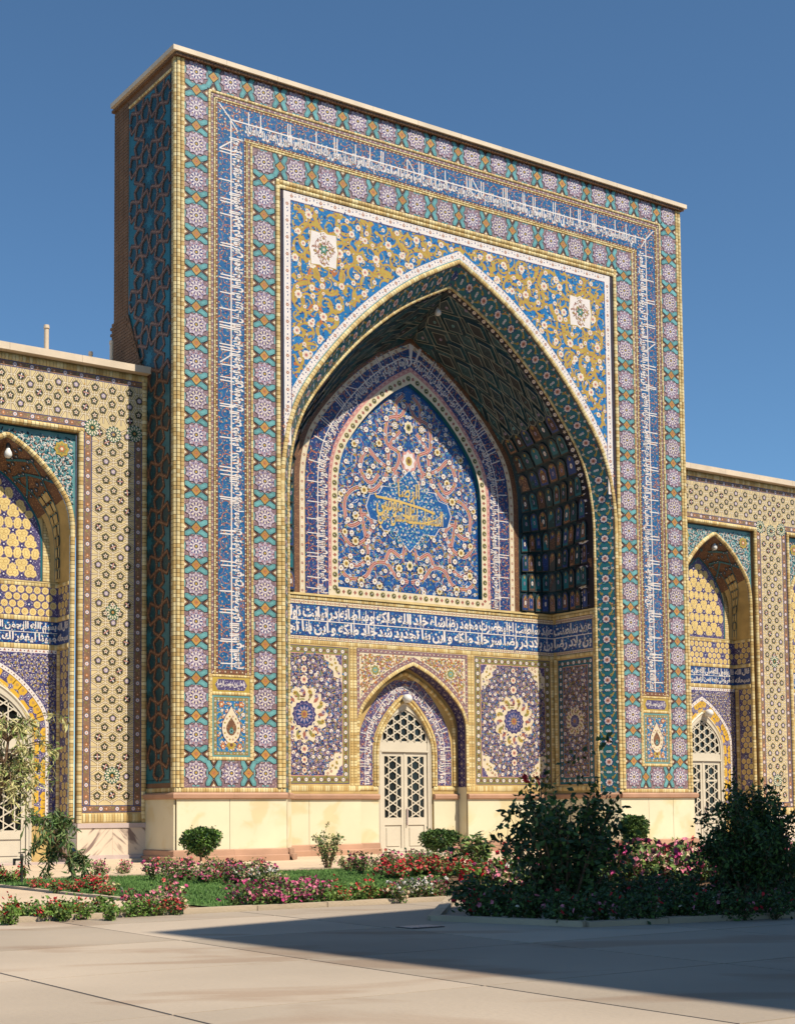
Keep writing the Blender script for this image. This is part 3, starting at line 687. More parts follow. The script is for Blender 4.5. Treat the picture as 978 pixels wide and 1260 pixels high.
# mouldings and ornament strips of the rear wall
P = Paint(); Po = Paint()
X0, X1 = CXP-WB, CXP+WB
for z, wd in ((7.315, .11), (6.045, .11), (1.90, .16)):
    for a, b in (((X0, X1),) if z > 5 else ((X0, CXP-1.94), (CXP+1.94, X1))): P.roll([(a, z), (b, z)], wd, .08, .25, .004, seed=int(z*10))
P.box(X0, X1, 7.37, 7.43, 0, .11, 'brick')
horn2 = lambda z0, z1, bg, seq, pitch: (ornament(Po, X1-X0, z0, z1, bg, seq, pitch, .006, 'dark', X0))
horn2(7.11, 7.255, 'cream', ((F_TR, .045, 0), ([(disc(5, .022), 'brown', 0)], 1, 0)), .075); horn2(6.105, 6.22, 'cream', ((F_TR, .04, 0), ([(disc(5, .022), 'brown', 0)], 1, 0)), .075)
for s in (-1, 1):
    for d, wd in ((2.08, .12), (2.21, .09), (5.43, .12)): P.roll([(CXP+s*d, 1.98), (CXP+s*d, 5.99)], wd, .08, .4, .004, seed=51)
P.build('brick_moulding', rear, fbi, 'stuff'); Po.build('ornament_strip', rear, fbi, 'stuff')

# inscription in two lines, running on over the right-hand side wall
T_U = 'عهد سلطنت اعليحضرت محمد رضا شاه خلد الله ملكه و سلطانه در نيابت توليت سيد'
T_D = 'بن بلاد در رضا سر و شرف عليحضرت شاه بهلوي خلد ملكه و اين بنا تجديد شد'
def two_lines(P, Q, u0, u1, v0, v1, a, b, seed, bg='band_blue', n=1.0):
    rg = random.Random(seed); P.rect(u0, u1, v0, v1, bg, .006); H = v1-v0
    arabesque(P, (u0, u1, v0, v1), None, seed, .0085, ('blue', .03, .3), None, ((F_S, .028, .17),), (('turquoise', .06, .16), ('indigo', .08, .16)))
    Q.rect(u0, u1, v0+H*.485, v0+H*.515, 'white', .0215)
    write_rows(Q, a, u0+.02, u1-.02, v0+H*.50, v0+H*.97, 'white', .0185, 1, 5, .035); write_rows(Q, b, u0+.02, u1-.02, v0+H*.03, v0+H*.48, 'white', .0185, 1, 5, .035)
    u = u0+.1
    while u < u1-.05:
        Q.seg((u, v0+H*rg.choice((.1, .5))), (u, v0+H*rg.choice((.95, .95, .5))), .028*H/.88, 'white', .0225); u += rg.uniform(.12, .5)*n
Pi, Qi = Paint(), Paint(); two_lines(Pi, Qi, X0, X1, 6.22, 7.107, T_U, T_D, 91)
b1 = Pi.build('inscription_band', rear, fbi); Qi.build('lettering', b1, fbi, None, 'white two-line lettering on cobalt')

# carpet panels beside the door
def rosette(P, cx, cz, r, h):
    P.poly([(cx+x*1.0, cz+y*1.05) for x, y in wavy(16, r*1.0, r*.86)], 'cream', h); rg = random.Random(3)
    for i in range(16):
        a = 2*math.pi*i/16
        P.tmpl(TL('olive' if i % 2 else 'terracotta'), cx+.55*r*math.cos(a), cz+.58*r*math.sin(a), r*.3, a, h+.002); P.tmpl(F_G if i % 2 else F_V, cx+.80*r*math.cos(a+.1), cz+.84*r*math.sin(a+.1), r*.10, a, h+.004)
    for q in range(46):
        a = rg.uniform(0, 6.28); d = rg.uniform(.5, .86)*r; P.tmpl(TL(('indigo', 'olive', 'brown', 'terracotta', 'cobalt')[q % 5]), cx+d*math.cos(a), cz+1.05*d*math.sin(a), r*rg.uniform(.09, .16), rg.uniform(0, 6.28), h+.0022+q*.00003)
    P.poly([(cx+x, cz+y) for x, y in wavy(14, r*.50, r*.44)], 'indigo', h+.006); P.poly([(cx+x, cz+y) for x, y in disc(20, r*.42)], 'violet', h+.008); P.poly([(cx+x, cz+y) for x, y in disc(20, r*.34)], 'cobalt', h+.010)
    for i in range(12): a = 2*math.pi*i/12; P.tmpl(TL('lavender'), cx+.14*r*math.cos(a), cz+.14*r*math.sin(a), r*.18, a, h+.012)
    P.poly([(cx+x, cz+y) for x, y in wavy(8, r*.17, r*.12)], 'ochre', h+.014); P.poly([(cx+x, cz+y) for x, y in disc(8, r*.08)], 'terracotta', h+.016)
def carpet(P, u0, u1, v0, v1, seed, ground_='carpet_indigo', corner='cream', bor='olive', detail=True):
    P.rect(u0, u1, v0, v1, 'brick_mid', .004); e = .04
    P.rect(u0+e, u1-e, v0+e, v1-e, 'indigo', .006); e = .06; P.rect(u0+e, u1-e, v0+e, v1-e, bor, .008); bw = .20
    seq = ((F_W, .06, 0), ([(wavy(3, .075, .03, math.pi/2), 'brown', 0)], 1, 0))
    for v in (v0+e+bw/2, v1-e-bw/2): motif_row(P, u1-u0-2*e, v, .12, seq, .0105, u0+e)
    for u in (u0+e+bw/2, u1-e-bw/2):
        n = int((v1-v0-2*bw)/.12)
        for i in range(n): T, s, r = seq[i % 2]; P.tmpl(T, u, v0+e+bw+(i+.5)*(v1-v0-2*e-2*bw)/n, s, math.pi/2, .0105)
    a, b, c, d = u0+e+bw, u1-e-bw, v0+e+bw, v1-e-bw
    P.rect(a, b, c, d, 'rose', .011); a += .02; b -= .02; c += .02; d -= .02; P.rect(a, b, c, d, ground_, .013); m = (a+b)/2; z = (c+d)/2
    arabesque(P, (a, b, c, d), None, seed, .0155, ('olive', .04, .34), ('violet', .035, .26), ((F_W, .055, .24), (F_V, .05, .2), (F_TR, .04, .22)), (('lavender', .07, .13), ('gold', .06, .16), ('blue', .08, .16)))
    if detail:
        for sx in (-1, 1):
            for sz in (-1, 1):
                q = [(0, 0), (.62, 0), (.58, .14), (.44, .20), (.46, .36), (.30, .44), (.28, .62), (.10, .66), (0, .80)]
                ox, oz = (a if sx > 0 else b), (c if sz > 0 else d)
                P.poly([(ox+sx*x, oz+sz*y) for x, y in q], corner, .0290)
                P.poly([(ox+sx*x*.36, oz+sz*y*.4) for x, y in q], 'violet', .0315)
                for k, (x, y) in enumerate(((.2, .38), (.38, .12), (.1, .52), (.34, .28), (.5, .06), (.07, .68), (.22, .22))): P.tmpl((F_G, F_TR, F_V)[k % 3], ox+sx*x, oz+sz*y, .05, k, .034); P.tmpl(TL('olive'), ox+sx*(x+.03), oz+sz*(y-.05), .10, k*1.3, .033+.0002*k)
        rosette(P, m, z, .80, .0300)
        for s in (-1, 1):
            for k in range(3): P.tmpl(flower('cream', 'rose', 'brown', 'indigo'), m, z+s*(.98+.30*k), .14-.025*k, 0, .032)
for s in (-1, 1):
    P = Paint(); a, b = sorted((CXP+s*2.26, CXP+s*5.37)); carpet(P, a, b, 1.99, 5.985, 100+s); P.build('carpet_panel', rear, fbi)

# ---- door recess --------------------------------------------------------------
DR = .45
P = Paint(); da = arch(CXP, 1.94, 3.5, 5.54, 1.98)
P.roll(offset(da, .055), .11, .085, .45, .010, seed=55)
P.build('door_arch_moulding', rear, fbi, 'stuff')
P = Paint(); a0 = arch(CXP, 1.94, 3.5, 5.54); w1 = offset(a0, .11); w2 = offset(a0, .24)
cl = lambda p: np.stack((np.clip(p[:, 0], CXP-2.02, CXP+2.02), np.minimum(p[:, 1], 5.93)), 1); w1, w2 = cl(w1), cl(w2)
P.strip(w1, [(x, 5.97) for x, z in w1], 'cream', .0045); P.strip(w1, w2, 'mauve', .007)
f1, L1 = along(cl(offset(a0, .175))); Q = Paint(); motif_row(Q, L1-.6, 0, .08, OR2, .0095, .3); merge(P, Q, f1)
inn = lambda x, y: abs(x-CXP) < 1.88 and y < 5.80 and y > np.interp(x, w2[:, 0], w2[:, 1])+.02
arabesque(P, (CXP-2, CXP+2, 3.6, 5.95), inn, 105, .0085, ('terracotta', .035, .30), ('olive', .03, .24), ((F_TR, .05, .2), (F_V, .045, .19), (F_G, .045, .23)), (('orange', .09, .10), ('olive', .07, .12), ('cobalt', .06, .14)))
P.rect(CXP-2.02, CXP+2.02, 5.84, 5.965, 'mauve', .0215); motif_row(P, 4.0, 5.90, .08, OR2, .024, CXP-2.0)
for s in (-1, 1):
    P.tmpl(flower('olive', 'turquoise', 'gold', 'cream'), CXP+s*1.38, 5.35, .16, 0, .0235)
    a, b = sorted((CXP+s*1.93, CXP+s*2.02)); P.rect(a, b, 3.8, 5.84, 'mauve', .0215)
    for i in range(24): P.tmpl(OR2[i % 2][0], CXP+s*1.975, 3.85+i*.083, 1, 0, .024)
P.build('door_spandrel', rear, fbi)
# soffit of the recess
fo2 = arch(CXP, 1.94, 3.5, 5.54, 0.0)
def rec_map(path, y0, depth):
    L = np.concatenate(([0], np.cumsum(np.linalg.norm(np.diff(path, axis=0), axis=1))))
    def f(a):
        x, z = np.interp(a[:, 0], L, path[:, 0]), np.interp(a[:, 0], L, path[:, 1]); cx = (path[0, 0]+path[-1, 0])/2
        dx = cx-x; dz = np.where(z > path[1, 1]+.01, path[1, 1]-.8-z, 0.); nn = np.hypot(dx, dz)+1e-6
        return np.stack((x+dx/nn*a[:, 2], y0+a[:, 1]*depth, z+dz/nn*a[:, 2]), 1)
    return f, L[-1]
fr, LR = rec_map(fo2, YB, DR); P = Paint(); n = 90
P.strip([(LR*i/n, 0) for i in range(n+1)], [(LR*i/n, 1) for i in range(n+1)], 'indigo', 0)
N = int((LR-3.9)/.28)
for i in range(N):
    u = 1.95+(i+.5)*(LR-3.9)/N
    P.tmpl([(wavy(4, 1, .55), 'lavender', 0), (wavy(4, .75, .4), 'indigo', .002), (disc(5, .28), 'cream', .004)], u, .5, .13, .0, .004, .30); P.tmpl(F_S, u+.14, .25, .03, 0, .005, .07); P.tmpl(F_S, u+.14, .75, .03, 0, .005, .07)
for v in (.06, .9):
    P.strip([(LR*i/n, v) for i in range(n+1)], [(LR*i/n, v+.04) for i in range(n+1)], 'brick_mid', .004)
for a, b in ((0, 1.95), (LR-1.95, LR)): P.rect(a, b, 0, 1, 'marble_yellow', .006)
P.build('door_soffit', rear, fr)
# wall at the back of the recess with the arched inscription
fd = front(YB+DR); P = Paint(); dfa = arch(CXP, .98, 2.75, 4.50, 0.0); big = arch(CXP, 1.97, 3.5, 5.6, 0.0)
P.strip(dfa, big, 'brick_mid', 0)
P.roll(arch(CXP, 1.02, 2.75, 4.56, 1.98)*1.0, .10, .085, .5, .004, seed=57); P.roll(arch(CXP, 1.12, 2.78, 4.68, 1.98), .08, .085, .5, .004, seed=58)
P.roll(arch(CXP, 1.82, 3.45, 5.36, 1.98), .13, .085, .5, .006, seed=59)
for s in (-1, 1): P.roll([(CXP+s*1.02, 1.91), (CXP+s*1.9, 1.91)], .13, .08, .25, .004, seed=60)
dw = P.build('door_wall', rear, fd)
pth = arch(CXP, 1.19, 2.85, 4.78, 2.0); f1, L1 = along(pth); A, Q = Paint(), Paint()
T_DOOR = 'إنما يريد الله ليذهب عنكم الرجس أهل البيت ويطهركم تطهيرا السلام عليك يا علي بن موسى الرضا'
inscription_strip(A, Q, L1, .52, T_DOOR, 111, bg='violet', chunk=4, hl=.03, dens=.6)
for pz in (A, Q): pz.v = list(map(tuple, f1(np.asarray(pz.v, float)).tolist()))
A.build('arched_inscription', rear, inlay(YB+DR)); Q.build('lettering', rear, inlay(YB+DR), None, 'white lettering on the violet arched band over the door')

# ---- doors ------------------------------------------------------------------
def clip_seg(a, b, inside, n=40):
    """longest inside run of a segment"""
    ts = [i/n for i in range(n+1)]; runs = []; cur = []
    for t in ts:
        p = (a[0]+(b[0]-a[0])*t, a[1]+(b[1]-a[1])*t)
        if inside(*p): cur.append(p)
        else:
            if len(cur) > 1: runs.append((cur[0], cur[-1]))
            cur = []
    if len(cur) > 1: runs.append((cur[0], cur[-1]))
    return runs
def kagome(P, box, inside, d, wd, mt, h0, h1, x_c, z_c):
    x0, x1, z0, z1 = box; R = math.hypot(x1-x0, z1-z0)
    for fi, an in enumerate((math.pi/2, math.pi/2+math.pi/3, math.pi/2-math.pi/3)):
        dx, dz = math.cos(an), math.sin(an); nx, nz = -dz, dx
        k = int(R/d)+2
        for i in range(-k, k+1):
            c = (x_c+nx*d*(i+.5), z_c+nz*d*(i+.5))
            for a, b in clip_seg((c[0]-dx*R, c[1]-dz*R), (c[0]+dx*R, c[1]+dz*R), inside, 160): P.bar(a, b, wd, mt, h0, h1+.0015*fi)
def door(parent, cx, Y, hw, zl, za, zleaf, zg, name='double_door', mid=None):
    """white double door with star lattices under a pointed fanlight"""
    zs = zl-.05; fm = front(Y); out = arch(cx, hw, zl+.15, za, 0.02); inn = arch(cx, hw-.14, zl+.15, za-.24, 0.02)
    P = Paint(); k = len(out)
    P.strip(out, inn, 'paint', .0, .0); P.strip(inn, inn, 'paint', 0., -.12)
    P.strip(offset(out, .0), offset(out, -.05), 'paint', .001, .03); P.strip(offset(out, -.05), offset(out, -.09), 'paint', .03, .001)
    P.box(cx-hw+.14, cx+hw-.14, zleaf, zl, -.10, -.02, 'paint'); P.box(cx-hw+.10, cx+hw-.10, zleaf-.035, zleaf+.02, -.06, .01, 'paint')
    P.box(cx-hw, cx+hw, 0.0, .03, -.12, .03, 'paint')
    d = P.build(name, parent, fm)
    ins = lambda x, z: z > zl and abs(x-cx) < hw-.15 and z < arch_z(x-cx, hw-.15, zl+.15, za-.25)
    P = Paint(); fan = arch(cx, hw-.15, zl+.15, za-.25, zl); P.strip(fan, offset(fan, -.05), 'paint', -.03, -.03)
    for i in range(1): P.box(cx-hw+.15, cx+hw-.15, zl, zl+.05, -.06, -.03, 'paint')
    kagome(P, (cx-hw, cx+hw, zl, za), ins, .25, .034, 'paint', -.06, -.03, cx, zl+.33)
    P.build('fanlight_lattice', d, fm)
    P = Paint(); P.strip(fan, [(x, zl) for x, z in fan], 'pane_glass', -.085); P.build('pane', d, fm)
    for s in (-1, 1):
        P = Paint(); a, b = sorted((cx+s*.006, cx+s*(hw-.15))); st = .11
        g0, g1 = a+st, b-st; z0, z1 = zg, zleaf-.05-st
        P.box(a, g0, .04, zleaf-.04, -.09, -.045, 'paint'); P.box(g1, b, .04, zleaf-.04, -.09, -.045, 'paint'); P.box(g0, g1, z1, zleaf-.04, -.09, -.045, 'paint')
        P.box(g0, g1, .04, .14, -.09, -.045, 'paint'); P.box(g0, g1, zg-.22, zg, -.09, -.045, 'paint')
        P.box(g0, g1, .14, zg-.22, -.09, -.075, 'paint'); P.box(g0+.07, g1-.07, .21, zg-.30, -.075, -.055, 'paint')
        if mid: P.box(g0, g1, mid-.03, mid+.03, -.09, -.045, 'paint')
        if s > 0: P.box(cx-.022, cx+.022, .04, zleaf-.04, -.05, -.028, 'paint')
        lf = P.build('door_leaf', d, fm)
        P = Paint(); kagome(P, (g0, g1, z0, z1), lambda x, z: g0-.01 < x < g1+.01 and z0-.01 < z < z1+.01, (g1-g0)*.46, .032, 'paint', -.075, -.048, (g0+g1)/2, z0+(z1-z0)*.5); P.build('lattice', d, fm)
        P = Paint(); P.rect(g0, g1, z0, z1, 'pane_glass', -.088); P.build('pane', d, fm)
    P = Paint(); P.box(cx+.05, cx+.085, .82, 1.32, -.01, .02, 'marble_cap'); P.box(cx+.05, cx+.085, .84, .88, -.05, -.01, 'marble_cap'); P.box(cx+.05, cx+.085, 1.26, 1.30, -.05, -.01, 'marble_cap')
    P.build('handle', d, fm)
    P = Paint(); P.rect(cx-hw, cx+hw, 0, za, 'room_gloom', -.30); P.build('room_gloom_sheet', d, fm)  # flat sheet behind the panes, gloom of the interior put into its colour
    return d
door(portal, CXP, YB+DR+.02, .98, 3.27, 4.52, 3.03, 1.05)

# ---- tympanum over the inscription -----------------------------------------------
bands = (('outer', 4.12, 15.47), ('dots', 3.93, 15.30), ('in', 3.77, 15.16), ('out', 2.97, 14.57), ('field', 2.64, 14.07))
A4, A3, A2, A1, A0 = [arch(CXP, hw, 10.4, za, 7.44 if hw > 3 else 7.70) for _, hw, za in bands[:1]+bands[1:2]+bands[2:3]+bands[3:4]+bands[4:]]
P = Paint()
P.strip(A4, A3, 'brown', .008); P.strip(A3, A2, 'cream', .010)
a1b = arch(CXP, 2.97, 10.4, 14.57, 7.44); a0b = arch(CXP, 2.64, 10.4, 14.07, 7.70); a05 = arch(CXP, 2.86, 10.4, 14.42, 7.44)
P.strip(a1b, a05, 'rose', .010); P.strip(a05, a0b, 'cream', .012)
P.rect(CXP-2.97, CXP+2.97, 7.44, 7.70, 'cream', .0115)
f1, L1 = along(arch(CXP, 3.85, 10.4, 15.23, 7.44)); Q = Paint(); motif_row(Q, L1, 0, .13, ((F_TR, .05, 0), ([(disc(5, .025), 'white', 0)], 1, 0)), .013); merge(P, Q, f1)
SW = [(disc(10, 1), 'olive', 0), (disc(8, .62), 'dark', .0012), ([(.0, .5), (.45, .1), (.1, -.05), (-.4, -.3), (-.1, .1)], 'cream', .0024)]
f1, L1 = along(arch(CXP, 2.75, 10.4, 14.25, 7.57)); Q = Paint(); motif_row(Q, L1, 0, .19, ((SW, .085, 0), ([([(0, .06), (.05, 0), (0, -.06), (-.05, 0)], 'terracotta', 0)], 1.1, 0)), .015); merge(P, Q, f1)
motif_row(P, 5.5, 7.57, .19, ((SW, .085, 0), ([([(0, .06), (.05, 0), (0, -.06), (-.05, 0)], 'terracotta', 0)], 1.1, 0)), .015, CXP-2.75)
f1, L1 = along(arch(CXP, 2.92, 10.4, 14.50, 7.44)); Q = Paint(); motif_row(Q, L1, 0, .10, OR2, .013); merge(P, Q, f1)
P.build('tympanum_border', rear, fbi)
pth = arch(CXP, 2.97, 10.4, 14.57, 7.44); f1, L1 = along(pth); A, Q = Paint(), Paint()
T_TY = 'بسم الله الرحمن الرحيم الله نور السموات والأرض مثل نوره كمشكاة فيها مصباح المصباح في زجاجة الزجاجة كأنها كوكب دري يوقد من شجرة مباركة زيتونة لا شرقية ولا غربية يكاد زيتها يضيء ولو لم تمسسه نار نور على نور يهدي الله لنوره من يشاء ويضرب الله الأمثال للناس والله بكل شيء عليم'
inscription_strip(A, Q, L1, .78, T_TY, 121, bg='cobalt', chunk=4, line=.45, white='white', hl=.03, dens=.8)
for pz in (A, Q): pz.v = list(map(tuple, f1(np.asarray(pz.v, float)).tolist()))
A.build('arched_inscription', rear, fbi); Q.build('lettering', rear, fbi, None, 'white lettering on the arched band around the tympanum')
# recessed field with arabesque and gilded calligraphy
YT = YB+.14; ft = inlay(YT); P = Paint(); fld = arch(CXP, 2.64, 10.4, 14.07, 7.70); P.strip(fld, [(x, 7.70) for x, z in fld], 'field_blue', 0)
P.strip(fld, fld, 'teal', 0., .345)
fin = lambda x, y: abs(x-CXP) < 2.58 and 7.76 < y < arch_z(x-CXP, 2.58, 10.4, 13.96)
def half(P):
    # symmetric scroll work: drawn once for the right half and mirrored
    Q = Paint(); rg = random.Random(9)
    hin = lambda x, y: x > CXP+.02 and fin(x, y)
    arabesque(Q, (CXP, CXP+2.6, 7.75, 14.0), hin, 133, .003, ('terracotta', .040, .62), ('white', .016, .40), (), (('cobalt', .12, .15), ('olive', .07, .22), ('turquoise', .07, .17), ('gold', .06, .25)))
    trunks = (((.0, 13.6), (.25, 13.1), (.75, 12.9), (.8, 12.2), (.35, 11.9), (.55, 11.4), (1.1, 11.6), (1.5, 11.9), (1.75, 11.3), (1.4, 10.9), (1.1, 11.2)),
              ((.3, 12.6), (.7, 12.1), (.8, 11.3), (1.3, 10.7), (1.9, 10.7), (2.3, 10.3), (2.2, 9.6), (1.8, 9.7), (1.75, 10.1)),
              ((2.45, 9.4), (2.1, 9.0), (1.6, 9.2), (1.35, 9.7), (1.7, 9.9), (1.5, 8.8), (1.9, 8.4), (2.35, 8.6)),
              ((.05, 8.05), (.5, 8.2), (.85, 8.55), (1.3, 8.5), (1.6, 8.1), (2.1, 8.0), (2.4, 8.2), (2.3, 8.5)),
              ((.4, 12.9), (.45, 13.4), (.2, 13.7)), ((.9, 8.55), (.7, 8.95), (.3, 8.8), (.15, 9.2)), ((.55, 11.4), (.3, 10.95), (.1, 11.2), (.25, 11.7)))
    for i, tr in enumerate(trunks):
        q = np.array(tr, float); t = np.linspace(0, len(q)-1, len(q)*7); sm = []
        for x in t:
            j = min(int(x), len(q)-2); u = x-j; p0, p1, p2, p3 = q[max(j-1, 0)], q[j], q[j+1], q[min(j+2, len(q)-1)]
            sm.append(.5*(2*p1+(p2-p0)*u+(2*p0-5*p1+4*p2-p3)*u*u+(3*p1-p0-3*p2+p3)*u**3))
        sm = [(CXP+a, b) for a, b in sm if hin(CXP+a, b)]
        Q.ribbon(sm, .125, 'white', .0105+i*.00012); Q.ribbon(sm, .100, 'terracotta', .0125+i*.00012); Q.ribbon(sm, .03, 'rose', .0140+i*.00012)
    for T, s, d, sd in ((F_CR, .125, .78, 1), (F_W, .085, .52, 2), (F_WB, .055, .38, 3), (F_G, .045, .30, 4)):
        for x, y in scatter(CXP, CXP+2.6, 7.75, 14.0, d, sd, lambda a, b: hin(a, b) and fin(a+s, b) and fin(a, b+s) and a > CXP+s, .3): Q.tmpl(T, x, y, s*rg.uniform(.85, 1.15), rg.uniform(0, 6), .0165+.0052*(sd % 4)+rg.uniform(0, .0010))
    return Q
Q = half(P); merge(P, Q, lambda a: a); merge(P, Q, lambda a: np.stack((2*CXP-a[:, 0], a[:, 1], a[:, 2]), 1))
P.tmpl(flower('white', 'gold', 'brown', 'rose'), CXP, 11.72, .24, 0, .036, .30); P.tmpl(flower('cream', 'olive', 'dark', 'cobalt'), CXP, 12.75, .18, 0, .036, .22)
P.tmpl(flower('cream', 'olive', 'dark', 'cobalt'), CXP, 8.55, .14, 0, .036, .17); P.tmpl([([(0, .3), (.13, .0), (0, -.16), (-.13, 0)], 'cream', 0)], CXP, 9.22, 1, 0, .036)
cart = [(1.55, 10.2), (1.42, 10.55), (1.1, 10.62), (.95, 10.85), (.5, 10.85), (.32, 11.1), (0, 11.42)]; low = [(x, 20.4-y) for x, y in cart]
full = [(CXP+x, y) for x, y in cart]+[(CXP-x, y) for x, y in cart[-2::-1]]+[(CXP-x, y) for x, y in low[1:]]+[(CXP+x, y) for x, y in low[-2:0:-1]]
P.poly([(CXP+(x-CXP)*1.018, 10.2+(y-10.2)*1.03) for x, y in full], 'white', .038); P.poly(full, 'field_blue', .040)
cin = lambda x, y: abs(x-CXP)/1.55+abs(y-10.2)/1.5 < .95
arabesque(P, (CXP-1.5, CXP+1.5, 9.1, 11.3), cin, 141, .0415, ('blue', .03, .25), None, ((F_S, .04, .16),), (('turquoise', .07, .11), ('white', .035, .13)))
tym = P.build('tympanum', rear, ft)
P = Paint()
write(P, 'السلطان ابوالحسن علي', CXP-1.15, CXP+1.25, 9.58, 10.32, 'gilt', .060, .02); write(P, 'بن موسى', CXP-1.2, CXP+.2, 9.95, 10.62, 'gilt', .062, .02); write(P, 'الرضا', CXP-.42, CXP+.38, 10.45, 11.05, 'gilt', .064, .02)
P.ribbon([(CXP-1.25, 10.62), (CXP-1.2, 10.52), (CXP-.4, 10.46), (CXP+.5, 10.33), (CXP+.95, 10.22)], .07, 'gilt', .066); P.ribbon([(CXP-.05, 9.86), (CXP+.5, 9.88), (CXP+.95, 10.02), (CXP+1.22, 10.22)], .07, 'gilt', .068, True)
P.build('calligraphy', tym, ft, None, 'gilded name written across the cobalt cartouche')

# ---- side walls and vault ---------------------------------------------------------
SC = 5.5                                          # half width of the chamber behind the soffit
def side_map(s): return (facing_left if s > 0 else facing_right)(CXP+s*SC)
for s in (-1, 1):
    fm = side_map(s); P = Paint(); P.rect(YI-.02, YB, 0, 9.0, 'brick_mid', 0)
    for z, wd in ((7.315, .11), (6.045, .11), (1.90, .16)): P.roll([(YI, z), (YB, z)], wd, .08, .25, .004, seed=7)
    P.box(YI, YB, 7.37, 7.43, 0, .05, 'brick'); P.roll([(YB-.09, 1.98), (YB-.09, 5.98)], .12, .08, .4, .004, seed=8); P.roll([(YI+.06, 1.98), (YI+.06, 7.3)], .10, .08, .4, .004, seed=8)
    ornament(P, 1.7, 7.11, 7.255, 'cream', ((F_TR, .045, 0),), .075, .006, 'dark', YI+.12); ornament(P, 1.7, 6.105, 6.22, 'cream', ((F_TR, .04, 0),), .075, .006, 'dark', YI+.12)
    P.rect(YI+.12, YI+.32, 7.45, 9.0, 'brown', .008); Pn = Paint(); carpet(Pn, YI+.13, YB-.17, 1.99, 5.985, 150, 'carpet_brown', 'teal', 'teal', False); rosette(Pn, (YI+YB)/2, 3.99, .42, .032); merge(P, Pn, lambda a: a)
    sw = P.build('side_wall', portal, fm)
    Pi, Qi = Paint(), Paint()
    a, b = ('عهد سلطنت', 'بن بلاد رضا') if s > 0 else ('سنة هجري', 'قمري تمت')
    two_lines(Pi, Qi, YI+.16, YB-.02, 6.22, 7.107, a, b, 160, n=1.4)
    if s > 0:                                       # keep the reading direction seen from the courtyard
        for q in (Pi, Qi): q.v = [(YI+.16+YB-.02-u, v, h) for u, v, h in q.v]
    Pi.build('inscription_band', sw, fm); Qi.build('lettering', sw, fm)

zsv = 8.4
va = arch(CXP, HI, ZS, ZAI); vb = arch(CXP, 4.12, 10.4, 15.47)
def vault_fn(s):
    k = len(va)//2; A = va[k:][::-1] if s > 0 else va[:k+1]; Bc = vb[k:][::-1] if s > 0 else vb[:k+1]    # foot -> apex
    A = np.vstack(([[CXP+s*SC, 7.44], [CXP+s*SC, 8.4]], A)); Bc = np.vstack(([[CXP+s*4.12, 7.44], [CXP+s*4.12, 8.4]], Bc))
    LA = np.concatenate(([0], np.cumsum(np.linalg.norm(np.diff(A, axis=0), axis=1)))); LA /= LA[-1]
    LB = np.concatenate(([0], np.cumsum(np.linalg.norm(np.diff(Bc, axis=0), axis=1)))); LB /= LB[-1]
    def S(u, t):
        ax, az = np.interp(t, LA, A[:, 0]), np.interp(t, LA, A[:, 1]); bx, bz = np.interp(t, LB, Bc[:, 0]), np.interp(t, LB, Bc[:, 1])
        f = np.clip((t-.10)/.42, 0, 1); f = f*f*(3-2*f)
        cx = (CXP+s*SC)*(1-f)+(ax*.5+bx*.5)*f; cy = YB*(1-f)+((YI+YB)/2)*f; cz = (az+bz)/2
        w0, w1, w2 = (1-u)**2, 2*u*(1-u), u*u
        # sharper corner at the foot
        p = 1+2.5*(1-f); wn = w0**1+w1*p+w2
        return np.stack(((w0*ax+w1*p*cx+w2*bx)/wn, (w0*(YI+.01)+w1*p*cy+w2*(YB-.012))/wn, (w0*az+w1*p*cz+w2*bz)/wn), 1)
    def fm(a):
        u, t, h = a[:, 0], a[:, 1], a[:, 2]; e = 1e-3; q = S(u, t); du = S(np.clip(u+e, 0, 1), t)-S(np.clip(u-e, 0, 1), t); dt = S(u, np.clip(t+e, 0, 1))-S(u, np.clip(t-e, 0, 1))
        n = np.cross(du, dt); n /= (np.linalg.norm(n, axis=1)[:, None]+1e-9)
        ref = np.stack((CXP-q[:, 0], -np.ones(len(q))*1.5, 9.-q[:, 2]), 1); sg = np.sign((n*ref).sum(1)); return q+n*(sg*h)[:, None]
    return fm
